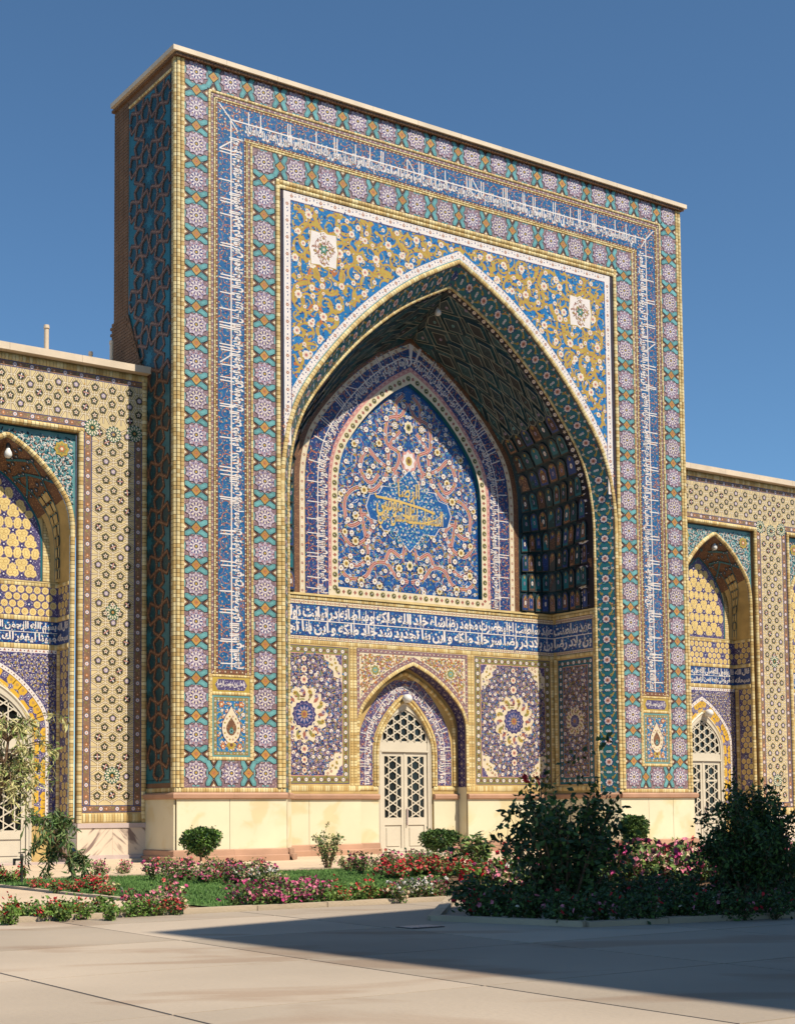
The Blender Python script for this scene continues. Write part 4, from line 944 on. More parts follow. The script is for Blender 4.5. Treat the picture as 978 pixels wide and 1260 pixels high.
for s in (-1, 1):
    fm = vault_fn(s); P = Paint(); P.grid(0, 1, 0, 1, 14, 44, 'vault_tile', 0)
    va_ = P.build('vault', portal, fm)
    # tiers of muqarnas cells in the corner
    tiers = 9; t0 = .0
    for k in range(tiers):
        ta, tb = t0+k*.062, t0+(k+1)*.062
        nc = 10 if k < 4 else (8 if k < 6 else 6)
        us = np.linspace(.0, 1, 120); ln = fm(np.stack((us, np.full(120, (ta+tb)/2), np.zeros(120)), 1)); cl_ = np.concatenate(([0], np.cumsum(np.linalg.norm(np.diff(ln, axis=0), axis=1)))); cl_ /= cl_[-1]; cut = np.interp(np.linspace(.09, 1-.004-.006*k, nc+1), cl_, us)
        for i in range(nc):
            ua, ub = cut[i], cut[i+1]; m = (ua+ub)/2; P = Paint(); g = (ub-ua)*.07; hgt = .035+.045*((i+k) % 2)
            q = [(ua+g, ta+.003), (ub-g, ta+.003), (ub-g, tb-.018), (m+(ub-ua)*.25, tb-.007), (m, tb-.003), (m-(ub-ua)*.25, tb-.007), (ua+g, tb-.018)]
            sc_ = lambda f, q=q, m=m, ta=ta, tb=tb: [(m+(x-m)*f, (ta+tb)/2+(y-(ta+tb)/2)*f) for x, y in q]
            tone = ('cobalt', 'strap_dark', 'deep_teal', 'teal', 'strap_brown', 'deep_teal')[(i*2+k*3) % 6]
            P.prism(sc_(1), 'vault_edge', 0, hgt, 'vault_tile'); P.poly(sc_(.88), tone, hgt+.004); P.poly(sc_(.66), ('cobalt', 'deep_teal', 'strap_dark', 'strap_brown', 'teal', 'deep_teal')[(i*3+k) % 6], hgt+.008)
            P.tmpl(F_W if (i+k) % 3 == 0 else F_V, m, (ta+tb)/2-.003, (ub-ua)*.14, 0, hgt+.012, .008); P.tmpl(F_G, m, (ta+tb)/2+.016, (ub-ua)*.12, 0, hgt+.012, .006)
            P.build('muqarnas_cell', va_, fm)
    # faceted lozenges of the upper vault, row above row
    rows_ = 7; ts = [.555+(.985-.555)*k/rows_ for k in range(rows_+2)]; fi_ = 0
    for k in range(rows_+1):
        t = ts[k]; dt = (ts[1]-ts[0]); nc = (6, 6, 5, 5, 4, 4, 3, 3)[k]
        us = np.linspace(0, 1, 120); ln = fm(np.stack((us, np.full(120, t), np.zeros(120)), 1)); cl_ = np.concatenate(([0], np.cumsum(np.linalg.norm(np.diff(ln, axis=0), axis=1)))); cl_ /= cl_[-1]
        for i in range(-1, nc+1):
            c0 = .10+.90*(i+(.5 if k % 2 else 0.))/nc; w2 = .90/nc*.5
            if c0 < .08 or c0 > 1.01: continue
            u = lambda q: float(np.interp(min(max(q, .095), 1.0), cl_, us)); tt = lambda q: min(max(q, .545), .995)
            def loz(f): return [(u(c0), tt(t+dt*f)), (u(c0+w2*f), tt(t)), (u(c0), tt(t-dt*f)), (u(c0-w2*f), tt(t))]
            Q = Paint(); h0 = .02; q1 = loz(.97); q2 = loz(.60); n = len(Q.v); hc = .09 if (i+k) % 2 else -.0+.05
            Q.v += [(a, b, h0) for a, b in q1]+[(a, b, hc) for a, b in q2]
            for j in range(4): Q.f.append((j, (j+1) % 4, 4+(j+1) % 4, 4+j)); Q.mi.append(Q.m(('vault_tile', 'deep_teal')[(fi_+j) % 2]))
            Q.f.append((4, 5, 6, 7)); Q.mi.append(Q.m(('deep_teal', 'vault_tile', 'vault_dark')[fi_ % 3]))
            for a, b in zip(q1, q1[1:]+q1[:1]):
                m = 6; pts = [(a[0]+(b[0]-a[0])*e/m, (a[1]+(b[1]-a[1])*e/m)*5) for e in range(m+1)]; R_ = Paint(); R_.ribbon(pts, .016, 'vault_line', h0+.004); merge(Q, R_, lambda z: np.stack((z[:, 0], z[:, 1]/5, z[:, 2]), 1))
            pts = [(x, y*5) for x, y in q2]; R_ = Paint()
            for a, b in zip(pts, pts[1:]+pts[:1]): R_.seg(a, b, .009, 'vault_line', hc+.003)
            R_.tmpl(F_V if fi_ % 2 else F_T, (pts[0][0]+pts[2][0])/2, (pts[0][1]+pts[2][1])/2, .022, 0, hc+.005, .03); merge(Q, R_, lambda z: np.stack((z[:, 0], z[:, 1]/5, z[:, 2]), 1))
            Q.build('vault_facet', va_, fm); fi_ += 1
    # border of flowers along the inner moulding
    P = Paint(); n = 60; P.strip([(.0, i/n) for i in range(n+1)], [(.10, i/n) for i in range(n+1)], 'dark', .012)
    for i in range(56): P.tmpl(((F_W, F_S)[i % 2]), .05, (i+.5)/56, .028, 0, .016, .006)
    P.build('border_strip', va_, fm)
# tile columns on the flat of the rear wall and niches at their foot
for s in (-1, 1):
    P = Paint()
    for c in range(2):
        for r in range(1):
            a, b = sorted((CXP+s*(4.18+.62*c), CXP+s*(4.74+.62*c)))
            P.rect(a, b, 7.46, 7.5, 'brown', .006)
    P.build('foot_strip', rear, fb)

# ---- plinth -----------------------------------------------------------------------
plinth = Paint()
def plinth_run(P, fm, u0, u1, z1=1.58, slabs=None, seed=0, grow=(0, 0), parent=None, flip=1):
    """yellow marble slabs between a red stone foot and a red stone cornice"""
    rg = random.Random(seed); L = u1-u0; n = slabs or max(1, int(round(L/1.5)))
    Q = Paint(); Q.rect(u0, u1, 0, 1.75, 'mortar', .01); o = Q.build('plinth', parent, fm)
    cuts = [u0+L*i/n+(rg.uniform(-.12, .12) if 0 < i < n else 0) for i in range(n+1)]
    for a, b in zip(cuts, cuts[1:]):
        Q = Paint(); Q.box(a+.006, b-.006, .32, 1.59, .012, .05+rg.uniform(0, .003), 'marble_yellow'); Q.build('marble_slab', o, fm)
    m = max(1, int(round(L/1.9))); cuts = [u0+L*i/m for i in range(m+1)]
    for i, (a, b) in enumerate(zip(cuts, cuts[1:])):
        ga, gb = (grow[0] if i == 0 else 0), (grow[1] if i == m-1 else 0)
        for nm, prof in (('foot_stone', ((.0, .20), (.15, .20), (.165, .185), (.165, .13), (.30, .115), (.325, .07), (.325, .012))), ('cornice_stone', ((1.575, .012), (1.585, .09), (1.61, .12), (1.70, .13), (1.735, .105), (1.75, .05), (1.75, .012)))):
            Q = Paint(); k = len(prof); nv = len(Q.v)
            for x, g_ in ((a+.002, -ga), (b-.002, gb)):
                for z, h in prof: Q.v.append((x+(h*np.sign(g_) if g_ else 0), z, h))
            for j in range(k-1): Q.f.append((j, j+1, k+j+1, k+j)); Q.mi.append(Q.m('red_stone'))
            Q.f.append(tuple(range(k))); Q.mi.append(0); Q.f.append(tuple(range(k, 2*k))); Q.mi.append(0)
            Q.build(nm, o, fm)
    return o
f0 = front(0.)
plinth_run(P, f0, XL, 2.60, seed=1, grow=(1, 0), parent=portal, slabs=2); plinth_run(P, f0, 14.40, XR, seed=2, grow=(0, 1), parent=portal, slabs=3)
plinth_run(P, facing_left(XL), 0.0, DEP, seed=3, grow=(1, 0), parent=portal); plinth_run(P, facing_right(XR), 0.0, DEP, seed=4, grow=(1, 0), parent=portal)
plinth_run(P, fb, X0, CXP-1.94, seed=5, parent=portal); plinth_run(P, fb, CXP+1.94, X1, seed=6, parent=portal)
for s in (-1, 1):
    plinth_run(P, (facing_right if s < 0 else facing_left)(CXP+s*SC), YI, YB-.06, seed=7+s, parent=portal)
    # splayed jamb foot
    a, b = np.array((CXP+s*HO, 0.)), np.array((CXP+s*(HI-.02), YI)); Lj = float(np.linalg.norm(b-a)); dj = (b-a)/Lj; nj = np.array((-s*dj[1], s*dj[0])); nj = nj if nj[1] < 0 else -nj
    plinth_run(P, lambda q, a=a, dj=dj, nj=nj: np.stack((a[0]+dj[0]*q[:, 0]+nj[0]*q[:, 2], a[1]+dj[1]*q[:, 0]+nj[1]*q[:, 2], q[:, 1]), 1), -.02, Lj+.04, seed=20+s, parent=portal, slabs=1)
    plinth_run(P, fd, *sorted((CXP+s*1.0, CXP+s*1.92)), seed=9+s, parent=portal, slabs=1)

# ---- side face of the portal: great strapwork panel ---------------------------------
def girih_panel(fm, parent, y0, y1, z0, z1, seed):
    P = Paint(); P.rect(y0, y1, z0, z1, 'deep_teal', .006)
    P.rect(y0-.06, y0, z0-.06, z1+.06, 'strap_dark', .008); P.rect(y1, y1+.06, z0-.06, z1+.06, 'teal', .008); P.rect(y0, y1, z0-.06, z0, 'teal', .008)
    pn = P.build('strapwork_panel', parent, fm); W = y1-y0; a = W/2; k = a/(1+math.sqrt(2)); S_ = Paint()
    ins_ = lambda x, z: y0+.02 < x < y1-.02 and z0+.02 < z < z1-.02
    cnt = [0]
    def hankin(poly, th, mt):
        n = len(poly); M = []; pts = []
        for i in range(n):
            p, q = np.array(poly[i]), np.array(poly[(i+1) % n]); d = (q-p)/np.linalg.norm(q-p); M.append(((p+q)/2, d))
        for i in range(n):
            m0, d0 = M[i]; m1, d1 = M[(i+1) % n]; r0 = np.array((d0[0]*math.cos(th)-d0[1]*math.sin(th), d0[0]*math.sin(th)+d0[1]*math.cos(th))); e = -d1; r1 = np.array((e[0]*math.cos(-th)-e[1]*math.sin(-th), e[0]*math.sin(-th)+e[1]*math.cos(-th)))
            A = np.array([[r0[0], -r1[0]], [r0[1], -r1[1]]]); t = np.linalg.solve(A, m1-m0); v = m0+r0*t[0]; pts += [tuple(m0), tuple(v)]
            for a_, b_ in ((m0, v), (v, m1)):
                for s0, s1 in clip_seg(a_, b_, ins_, 12): cnt[0] += 1; S_.bar(s0, s1, .115, 'strap_dark', .006, .022+(cnt[0] % 40)*.0001); S_.seg(s0, s1, .05, 'strap_brown', .0275+(cnt[0] % 40)*.0001)
        c_ = np.mean(poly, axis=0); q = [(c_[0]+(x-c_[0])*.80, c_[1]+(z-c_[1])*.80) for x, z in pts]; q = [(min(max(x, y0+.03), y1-.03), min(max(z, z0+.03), z1-.03)) for x, z in q]
        if max(x for x, _ in q)-min(x for x, _ in q) > .1 and max(z for _, z in q)-min(z for _, z in q) > .1:
            Q = Paint(); Q.prism(q, mt, .008, .014); Q.poly([(c_[0]+(x-c_[0])*.5, c_[1]+(z-c_[1])*.5) for x, z in q if ins_(c_[0]+(x-c_[0])*.5, c_[1]+(z-c_[1])*.5)] if ins_(*c_) else q, 'teal', .017); Q.build('mosaic_tile', pn, fm)
    nz = int((z1-z0)/a)+2
    for j in range(nz):
        for i in range(3):
            cx, cz = y0+a*i, z0+a*j
            hankin([(cx+a*.5412*math.cos(math.pi/8+e*math.pi/4), cz+a*.5412*math.sin(math.pi/8+e*math.pi/4)) for e in range(8)], 1.13, 'deep_teal')
            cx, cz = y0+a*(i+.5), z0+a*(j+.5); hankin([(cx+k*.7071*math.cos(e*math.pi/2), cz+k*.7071*math.sin(e*math.pi/2)) for e in range(4)], 1.13, 'deep_teal')
    S_.build('strapwork', pn, fm, 'stuff')
for s, fm in ((-1, facing_left(XL)), (1, facing_right(XR))):
    if s < 0: girih_panel(fm, portal, .30, 2.75, 2.05, 20.25, 5)
    P = Paint(); P.roll([(.06, 1.87), (.06, 20.57)], .11, .105, .5, .0, seed=62); P.roll([(.17, 1.87), (.17, 20.57)], .08, .105, .5, .0, seed=63)
    P.roll([(0.0, 1.81), (DEP, 1.81)], .115, .075, .2, .0, seed=64)
    z = 2.0
    while z < 20.5:                                 # brick courses on the rear strip
        for i in range(3): P.box(2.86+i*.30, 2.86+i*.30+.285, z, z+.075, .0, .012, 'common_brick')
        z += .095
    P.roll([(.25, 20.35), (2.8, 20.35)], .08, .1, .4, .0, seed=66)
    P.build('brick_moulding', portal, fm, 'stuff')
# ================================================================ THE TWO ARCADE WINGS
YW = 1.64; YN = 2.50; ZW = 12.80
def pent_mesh(kind, n=5):
    P = Paint(); r = .116
    P.prism(disc(n, r, math.pi/2), 'grout', 0, .010); P.prism(disc(n, r*.90, math.pi/2), 'olive', .010, .014); P.poly(disc(n, r*.80, math.pi/2), 'dark', .016)
    if kind == 0: P.poly(wavy(5, r*.62, r*.28, math.pi/2), 'cream', .018); P.poly(disc(5, r*.2), 'terracotta', .020)
    elif kind == 1:
        for i in range(4): P.tmpl(TL('white' if i % 2 else 'rose'), 0, 0, r*.7, i*math.pi/2+.5, .018+.0003*i)
        P.poly(disc(5, r*.16), 'gold', .021)
    else:
        P.poly(disc(6, r*.58), 'lavender', .018); P.poly(wavy(5, r*.45, r*.2, math.pi/2), 'white', .020); P.poly(disc(5, r*.15), 'ochre', .022)
    return mesh_of(P, 'pentagon_tile', inlay(0.))
PENT = [pent_mesh(0), pent_mesh(1, 6), pent_mesh(2)]
FB = (([(disc(7, .062), 'cobalt', 0), (disc(7, .05), 'white', .002), (disc(6, .026), 'rose', .004)], 1, 0), ([([(0, .05), (.05, 0), (0, -.05), (-.05, 0)], 'orange', 0), (disc(5, .02), 'cream', .002)], 1, 0), ([(LEAF, 'olive', 0)], .09, .6))
def floral_border(P, x0, x1, z0, z1, h=.006):
    v = (z1-z0) > (x1-x0); Q = Paint()
    if v: ornament(Q, z1-z0, 0, x1-x0, 'border_tan', FB, .145, h, 'cobalt', 0); merge(P, Q, lambda a: np.stack((x1-a[:, 1], z0+a[:, 0], a[:, 2]), 1))
    else: ornament(Q, x1-x0, z0, z1, 'border_tan', FB, .145, h, 'cobalt', x0); merge(P, Q, lambda a: a)
def girih_field(P, spots, x0, x1, z0, z1, seed, along_x):
    """pale strapwork ground with a staggered net of small dark polygons"""
    rg = random.Random(seed); P.rect(x0, x1, z0, z1, 'pale_yellow', .004); W = (z1-z0) if along_x else (x1-x0); L = (x1-x0) if along_x else (z1-z0)
    base = (x0, z0)
    def XY(a, b): return (x0+a, z0+b) if along_x else (x0+b, z0+a)          # a along, b across
    n = max(1, round(L/.245)); st = L/n; rows = max(2, round(W/.345)); cs = []
    for i in range(n+1):
        for j in range(rows+1):
            b = (j+(.5 if i % 2 else 0))*W/rows
            if -.02 < b < W+.02 and 0 <= i*st <= L: cs.append((i*st, b))
    for a, b in cs:
        for da, db in ((st, W/rows/2), (st, -W/rows/2), (0, W/rows), (2*st, 0)):
            if -.01 <= b+db <= W+.01 and a+da <= L+.01:
                m0 = (a+da*.5-db*.32, b+db*.5+da*.32*W/rows/st*.9); m1 = (a+da*.5+db*.32, b+db*.5-da*.32*W/rows/st*.9)
                c = lambda q: XY(min(max(q[0], 0), L), min(max(q[1], 0), W))
                k = rg.random()*.001
                P.seg(c(m0), c(m1), .050, 'mortar', .0065+k); P.seg(c(m0), c(m1), .024, 'cream', .009+k)
        if .10 < a < L-.10 and .09 < b < W-.09: x, z = XY(a, b); spots.append((x+rg.uniform(-.015, .015), z+rg.uniform(-.015, .015), rg.randrange(5)*1.2566+rg.uniform(-.15, .15), rg.choice((0, 0, 1, 2))))
    m = rg.Random(0) if False else None
    for i in range(int(L/.5)):
        x, z = XY(rg.uniform(.1, L-.1), rg.uniform(.1, W-.1)); P.tmpl([([(0, .035), (.028, 0), (0, -.035), (-.028, 0)], 'ochre', 0)], x, z, 1, 0, .012+i*.0001)
def big_rosette(P, x, z, r=.23, h=.022):
    P.poly([(x+a, z+b) for a, b in wavy(12, r, r*.86)], 'grout', h); P.poly([(x+a, z+b) for a, b in wavy(12, r*.92, r*.8)], 'green', h+.002)
    for i in range(12):
        a = i*math.pi/6; P.tmpl(TL('cream'), x+.35*r*math.cos(a), z+.35*r*math.sin(a), r*.45, a, h+.004); P.poly([(x+.82*r*math.cos(a+.26)+q[0], z+.82*r*math.sin(a+.26)+q[1]) for q in disc(5, r*.09)], 'white', h+.004)
    P.poly([(x+a, z+b) for a, b in wavy(8, r*.32, r*.22)], 'dark', h+.006); P.poly([(x+a, z+b) for a, b in disc(8, r*.16)], 'ochre', h+.008)
def hexband(P, u0, u1, v0, v1, seed, h=.004):
    P.rect(u0, u1, v0, v1, 'violet', h); rg = random.Random(seed); d = .215; y = v0+.10; r = 0
    while y < v1-.02:
        x = u0+(d*.5 if r % 2 else 0)+.06
        while x < u1-.05:
            if (r*7+int(x*10)) % 9: P.tmpl([(disc(8, 1), 'brick_mid', 0), (disc(8, .93), 'warm_yellow', .002), (disc(8, .52), 'ochre', .004), (disc(8, .40), 'warm_yellow', .006), (disc(6, .16), 'orange', .008)], x, y, .098, .2, h+.003)
            else: P.tmpl([(wavy(5, 1, .45), 'cobalt', 0), (disc(5, .3), 'white', .002)], x, y, .09, 0, h+.003)
            x += d
        y += d*.86; r += 1
def stars_field(P, inside, box, h=.004):
    """ochre tear-drop stars on violet"""
    x0, x1, z0, z1 = box; d = .47; r = 0; z = z0+.12
    while z < z1:
        x = x0+(d*.5 if r % 2 else 0)
        while x < x1+.1:
            for k in range(5):
                a = math.pi/2+k*1.2566+(.6 if r % 2 else 0); cx, cz = x+.19*math.cos(a), z+.19*math.sin(a)
                if inside(cx, cz) and inside(cx+.06, cz) and inside(cx-.06, cz):
                    dr = [(-.105, 0), (-.05, .085), (.045, .085), (.095, .03), (.095, -.03), (.045, -.085), (-.05, -.085)]
                    P.tmpl([(dr, 'brick_mid', 0), ([(q*.9, w_*.9) for q, w_ in dr], 'warm_yellow', .002), ([(q*.52, w_*.52) for q, w_ in dr], 'ochre', .004), ([(q*.42, w_*.42) for q, w_ in dr], 'warm_yellow', .006)], cx, cz, 1.18, a, h+.003+k*.00012)
            if inside(x, z): P.tmpl([(wavy(5, 1, .42), 'indigo', 0), (disc(5, .28), 'white', .002)], x, z, .09, 1.57, h+.013)
            x += d
        z += d*.80; r += 1
def niche(root, cx, seed, text_u, text_d, full=True):
    """two-storey niche: vaulted upper recess, inscription, door"""
    HN, ZNS, ZNA = 1.65, 8.25, 10.53; op = arch(cx, HN, ZNS, ZNA); fw, fn = front(YW), front(YN)
    P = Paint(); P.strip(offset(op, .0), [(x, 10.86) for x, z in op], 'turquoise', -.12)
    arabesque(P, (cx-1.8, cx+1.8, 8.3, 10.84), lambda x, y: abs(x-cx) < 1.78 and y < 10.72 and y > arch_z(x-cx, HN+.14, ZNS, ZNA+.16) and abs(x-cx) < 1.74, seed, -.1175, ('dark', .030, .30), ('white', .022, .26), ((F_TR, .035, .22), (F_S, .035, .17)), (('dark', .07, .10), ('white', .05, .12), ('teal', .08, .13)))
    P.rect(cx-1.82, cx-HN, ZNS, 10.86, 'turquoise', -.121); P.rect(cx+HN, cx+1.82, ZNS, 10.86, 'turquoise', -.121)
    for s in (-1, 1):
        P.tmpl([(wavy(8, 1, .8), 'gold', 0), (wavy(8, .75, .5), 'olive', .002), (wavy(6, .5, .3), 'orange', .004), (disc(6, .2), 'cream', .006)], cx+s*1.42, 10.42, .21, 0, -.100)
    P.rect(cx-1.9, cx+1.9, 10.82, 10.88, 'deep_teal', -.115)
    for s in (-1, 1): P.rect(*sorted((cx+s*1.82, cx+s*1.80)), 8.2, 10.86, 'white', -.118)
    nz = P.build('niche_spandrel', root, fw)
    P = Paint(); P.roll(offset(np.vstack(([[cx-HN, 1.0]], op, [[cx+HN, 1.0]])), .075), .14, .10, .5, -.115, seed=seed)
    for s in (-1, 1): P.roll([(cx+s*1.895, 1.0), (cx+s*1.895, 10.93)], .14, .10, .5, .0, seed=seed+1)
    P.roll([(cx-1.965, 10.93), (cx+1.965, 10.93)], .14, .10, .5, .0, seed=seed+2)
    P.box(cx-1.965, cx+1.965, 10.86, 10.872, -.12, .0, 'mortar')
    for s in (-1, 1): P.box(*sorted((cx+s*1.825, cx+s*1.835)), 1.0, 10.86, -.12, 0., 'mortar')
    P.build('niche_moulding', root, fw, 'stuff')
    # recess: rear wall
    P = Paint(); da_ = arch(cx, .985, 3.24, 4.54, 0.); P.strip(da_[1:-1], [(x, 5.3) for x, z in da_[1:-1]], 'brick_mid', -.002); P.rect(cx-HN, cx-.985, 0, 5.3, 'brick_mid', -.002); P.rect(cx+.985, cx+HN, 0, 5.3, 'brick_mid', -.002)
    P.rect(cx-HN, cx+HN, 5.3, 7.0, 'brick_mid', -.002); P.rect(cx-HN, cx+HN, 7.0, 10.6, 'brick', -.002)
    for z, wd in ((7.04, .10), (6.175, .12), (5.46, .13)): P.roll([(cx-HN, z), (cx+HN, z)], wd, .09, .25, .004, seed=seed+3)
    P.box(cx-HN, cx+HN, 7.09, 7.12, 0, .04, 'brick'); hexband(P, cx-HN, cx+HN, 6.24, 6.99, seed)
    P.rect(cx-HN, cx+HN, 5.30, 5.39, 'white', .006); motif_row(P, 2*HN, 5.345, .10, (([(wavy(3, .045, .02), 'terracotta', 0)], 1, 1.57), ([(disc(5, .018), 'indigo', 0)], 1, 0)), .0085, cx-HN)
    wa = arch(cx, 1.45, 3.2, 5.08, .95); wi = arch(cx, 1.35, 3.2, 4.96, .95); ya = arch(cx, 1.0, 2.9, 4.56, .95)
    a2 = arch(cx, 1.45, 3.2, 5.08); P.strip(a2, [(x, 5.30) for x, z in a2], 'violet', .005)
    for s in (-1, 1): P.rect(*sorted((cx+s*1.45, cx+s*HN)), 1.0, 5.30, 'violet', .0052)
    arabesque(P, (cx-HN, cx+HN, 1.0, 5.30), lambda x, y: y > (arch_z(x-cx, 1.47, 3.2, 5.12) if abs(x-cx) < 1.46 else 0) and abs(x-cx) < 1.6 and y < 5.27, seed+5, .008, ('indigo', .03, .22), None, ((F_S, .03, .11), (F_G, .03, .14), (F_V, .035, .15)), (('white', .04, .09), ('cobalt', .07, .10), ('gold', .04, .12)))
    P.strip(wa, wi, 'white', .0255); P.strip(wi, ya, 'violet', .006)
    f1, L1 = along(arch(cx, 1.40, 3.2, 5.02, .95)); Q = Paint(); motif_row(Q, L1, 0, .09, (([(wavy(3, .035, .015), 'brown', 0)], 1, 1.57), ([(disc(5, .014), 'terracotta', 0)], 1, 0)), .028); merge(P, Q, f1)
    for dd, tw in ((.27, 0), (.11, 1)):
        pth = arch(cx, 1.06+dd, 2.98+dd*.4, 4.60+dd*.95, .98); f1, L1 = along(pth); Q = Paint(); n = int(L1/.20)
        for i in range(n):
            u = (i+.5)*L1/n; k = (i+tw*1) % 4
            if tw == 0 and k in (0, 1, 2): Q.tmpl([([(-.085, -.06), (0, -.115), (.085, -.06), (.085, .04), (0, .10), (-.085, .04)], 'sunflower', 0), (disc(5, .035), 'ochre', .002)], u, 0, 1.3, 0 if k else math.pi, .010)
            elif tw == 1 and k in (1, 3): Q.tmpl([([(-.13, -.035), (.13, -.035), (.11, .05), (-.11, .05)], 'sunflower', 0)], u, -.06, 1.3, 0, .010)
            else: Q.tmpl([(wavy(6, .09, .05), 'lavender', 0), (wavy(5, .055, .03), 'cobalt', .002), (disc(5, .02), 'white', .004)], u, 0, 1, i, .012)
        merge(P, Q, f1)
    P.roll(arch(cx, 1.02, 2.9, 4.60, .95), .07, .09, .5, .008, seed=seed+4)
    rw = P.build('niche_rear_wall', root, inlay(YN, .5))
    Pi, Qi = Paint(), Paint(); two_lines(Pi, Qi, cx-HN, cx+HN, 5.53, 6.11, text_u, text_d, seed+6, 'cobalt', .9); Pi.build('inscription_band', rw, inlay(YN)); Qi.build('lettering', rw, inlay(YN))
    # ochre star panel of the upper recess
    P = Paint(); ta = arch(cx, 1.18, 7.9, 9.85, 7.13); P.strip(ta, [(x, 7.13) for x, z in ta], 'violet', .004)
    stars_field(P, lambda x, z: abs(x-cx) < 1.14 and 7.16 < z < arch_z(x-cx, 1.14, 7.9, 9.8), (cx-1.2, cx+1.2, 7.13, 9.8))
    P.strip(ta, arch(cx, 1.23, 7.9, 9.92, 7.13), 'teal', .012)
    k = 0
    for s in (-1, 1):
        P.rect(*sorted((cx+s*1.23, cx+s*HN)), 7.13, 9.9, 'mortar', .002); z = 7.15
        while z < 9.9:
            o = .09 if k % 2 else 0
            for i in range(-1, 3):
                a, b = cx+s*1.25+s*(i*.19+o), cx+s*1.25+s*(i*.19+o+.18); a, b = sorted((a, b)); a, b = max(a, min(cx+s*1.25, cx+s*HN)), min(b, max(cx+s*1.25, cx+s*HN))
                if b-a > .03: P.rect(a, b, z, z+.062, 'brick' if (k+i) % 3 else 'brick_light', .005)
            z += .072; k += 1
    P.build('star_panel', rw, inlay(YN, .5))
    # recess: side walls
    for s in (-1, 1):
        fm = (facing_left if s > 0 else facing_right)(cx+s*HN); P = Paint(); P.rect(YW+.11, YN, 0, 8.4, 'brick_mid', 0)
        for z, wd in ((7.04, .10), (6.175, .12), (5.46, .13)): P.roll([(YW+.12, z), (YN, z)], wd, .09, .25, .003, seed=seed+7)
        hexband(P, YW+.12, YN, 6.24, 6.99, seed+1); hexband(P, YW+.14, YN-.20, 1.1, 5.36, seed+2); P.roll([(YN-.10, 1.0), (YN-.10, 5.38)], .12, .10, .4, .003, seed=seed+8); P.rect(YN-.04, YN, 1., 5.4, 'cobalt', .01)
        P.rect(YW+.12, YN, 5.53, 6.11, 'cobalt', .005); two = Paint(); write(two, 'قال الله', YW+.16, YN-.04, 5.84, 6.08, 'white', .012, .04); write(two, 'سبحانه', YW+.16, YN-.04, 5.56, 5.80, 'white', .012, .04)
        if s > 0: two.v = [(YW+.12+YN-u, v, h) for u, v, h in two.v]
        merge(P, two, lambda a: a); P.rect(YW+.12, YN, .0, 1.0, 'marble_cap', .004)
        P.build('niche_side_wall', root, fm)
    # vault of the recess: tiers of small brick cells closing to the apex
    front_a = arch(cx, HN, ZNS, ZNA); rear_a = arch(cx, 1.23, 7.9, 9.92)
    for s in (-1, 1):
        k = len(front_a)//2; A = front_a[k:][::-1] if s > 0 else front_a[:k+1]; Bq = rear_a[k:][::-1] if s > 0 else rear_a[:k+1]
        A = np.vstack(([[cx+s*HN, 7.13]], A)); Bq = np.vstack(([[cx+s*1.23, 7.13]], Bq))
        LA = np.concatenate(([0], np.cumsum(np.linalg.norm(np.diff(A, axis=0), axis=1)))); LA /= LA[-1]; LB = np.concatenate(([0], np.cumsum(np.linalg.norm(np.diff(Bq, axis=0), axis=1)))); LB /= LB[-1]
        def S(u, t, s=s, A=A, Bq=Bq, LA=LA, LB=LB):
            ax, az = np.interp(t, LA, A[:, 0]), np.interp(t, LA, A[:, 1]); bx, bz = np.interp(t, LB, Bq[:, 0]), np.interp(t, LB, Bq[:, 1])
            f = np.clip((t-.15)/.45, 0, 1); f = f*f*(3-2*f); cxx = (cx+s*HN)*(1-f)+(ax+bx)/2*f; cy = YN*(1-f)+(YW+.12+YN)/2*f; w0, w1, w2 = (1-u)**2, 2*u*(1-u), u*u; p = 1+2.5*(1-f); wn = w0+w1*p+w2
            return np.stack(((w0*ax+w1*p*cxx+w2*bx)/wn, (w0*(YW+.125)+w1*p*cy+w2*(YN-.016))/wn, (w0*az+w1*p*(az+bz)/2+w2*bz)/wn), 1)
        def fm(a, S=S):
            u, t, h = a[:, 0], a[:, 1], a[:, 2]; e = 1e-3; q = S(u, t); du = S(np.clip(u+e, 0, 1), t)-S(np.clip(u-e, 0, 1), t); dt = S(u, np.clip(t+e, 0, 1))-S(u, np.clip(t-e, 0, 1)); n = np.cross(du, dt); n /= (np.linalg.norm(n, axis=1)[:, None]+1e-9)
            ref = np.stack((cx-q[:, 0], -np.ones(len(q)), 7.8-q[:, 2]), 1); return q+n*(np.sign((n*ref).sum(1))*h)[:, None]
        P = Paint(); P.grid(0, .88, 0, .5, 8, 12, 'brick_mid', 0); P.grid(0, 1, .5, 1, 10, 14, 'brown', 0); vv = P.build('niche_vault', root, fm)
        for r in range(8):
            ta, tb = .02+r*.075, .02+(r+1)*.075; lo, hi = .30, .66
            for i in range(3):
                ua, ub = lo+(hi-lo)*i/3, lo+(hi-lo)*(i+1)/3; m = (ua+ub)/2; Q = Paint(); q = [(ua+.008, ta+.004), (ub-.008, ta+.004), (ub-.008, tb-.02), (m, tb-.004), (ua+.008, tb-.02)]
                Q.prism(q, 'brick_mid' if (i+r) % 2 else 'brick', 0, .02+.03*((i+r) % 2), 'grout'); Q.tmpl([(disc(4, 1), 'teal', 0)], m, tb-.012, .03, 0, .056, .010); Q.build('muqarnas_cell', vv, fm)
        Q = Paint()
        for i, (a, b) in enumerate((((.28, 0), (.28, .62)), ((.70, 0), (.68, .62)), ((0, .62), (.5, .78)), ((.5, .78), (1, .66)), ((.28, .62), (.1, .8)), ((.68, .62), (.9, .85)), ((.1, .8), (.6, .95)), ((.9, .85), (.5, .78)))): Q.ribbon([(a[0]+(b[0]-a[0])*j/8, a[1]+(b[1]-a[1])*j/8) for j in range(9)], .022, 'teal', .03+.0003*i)
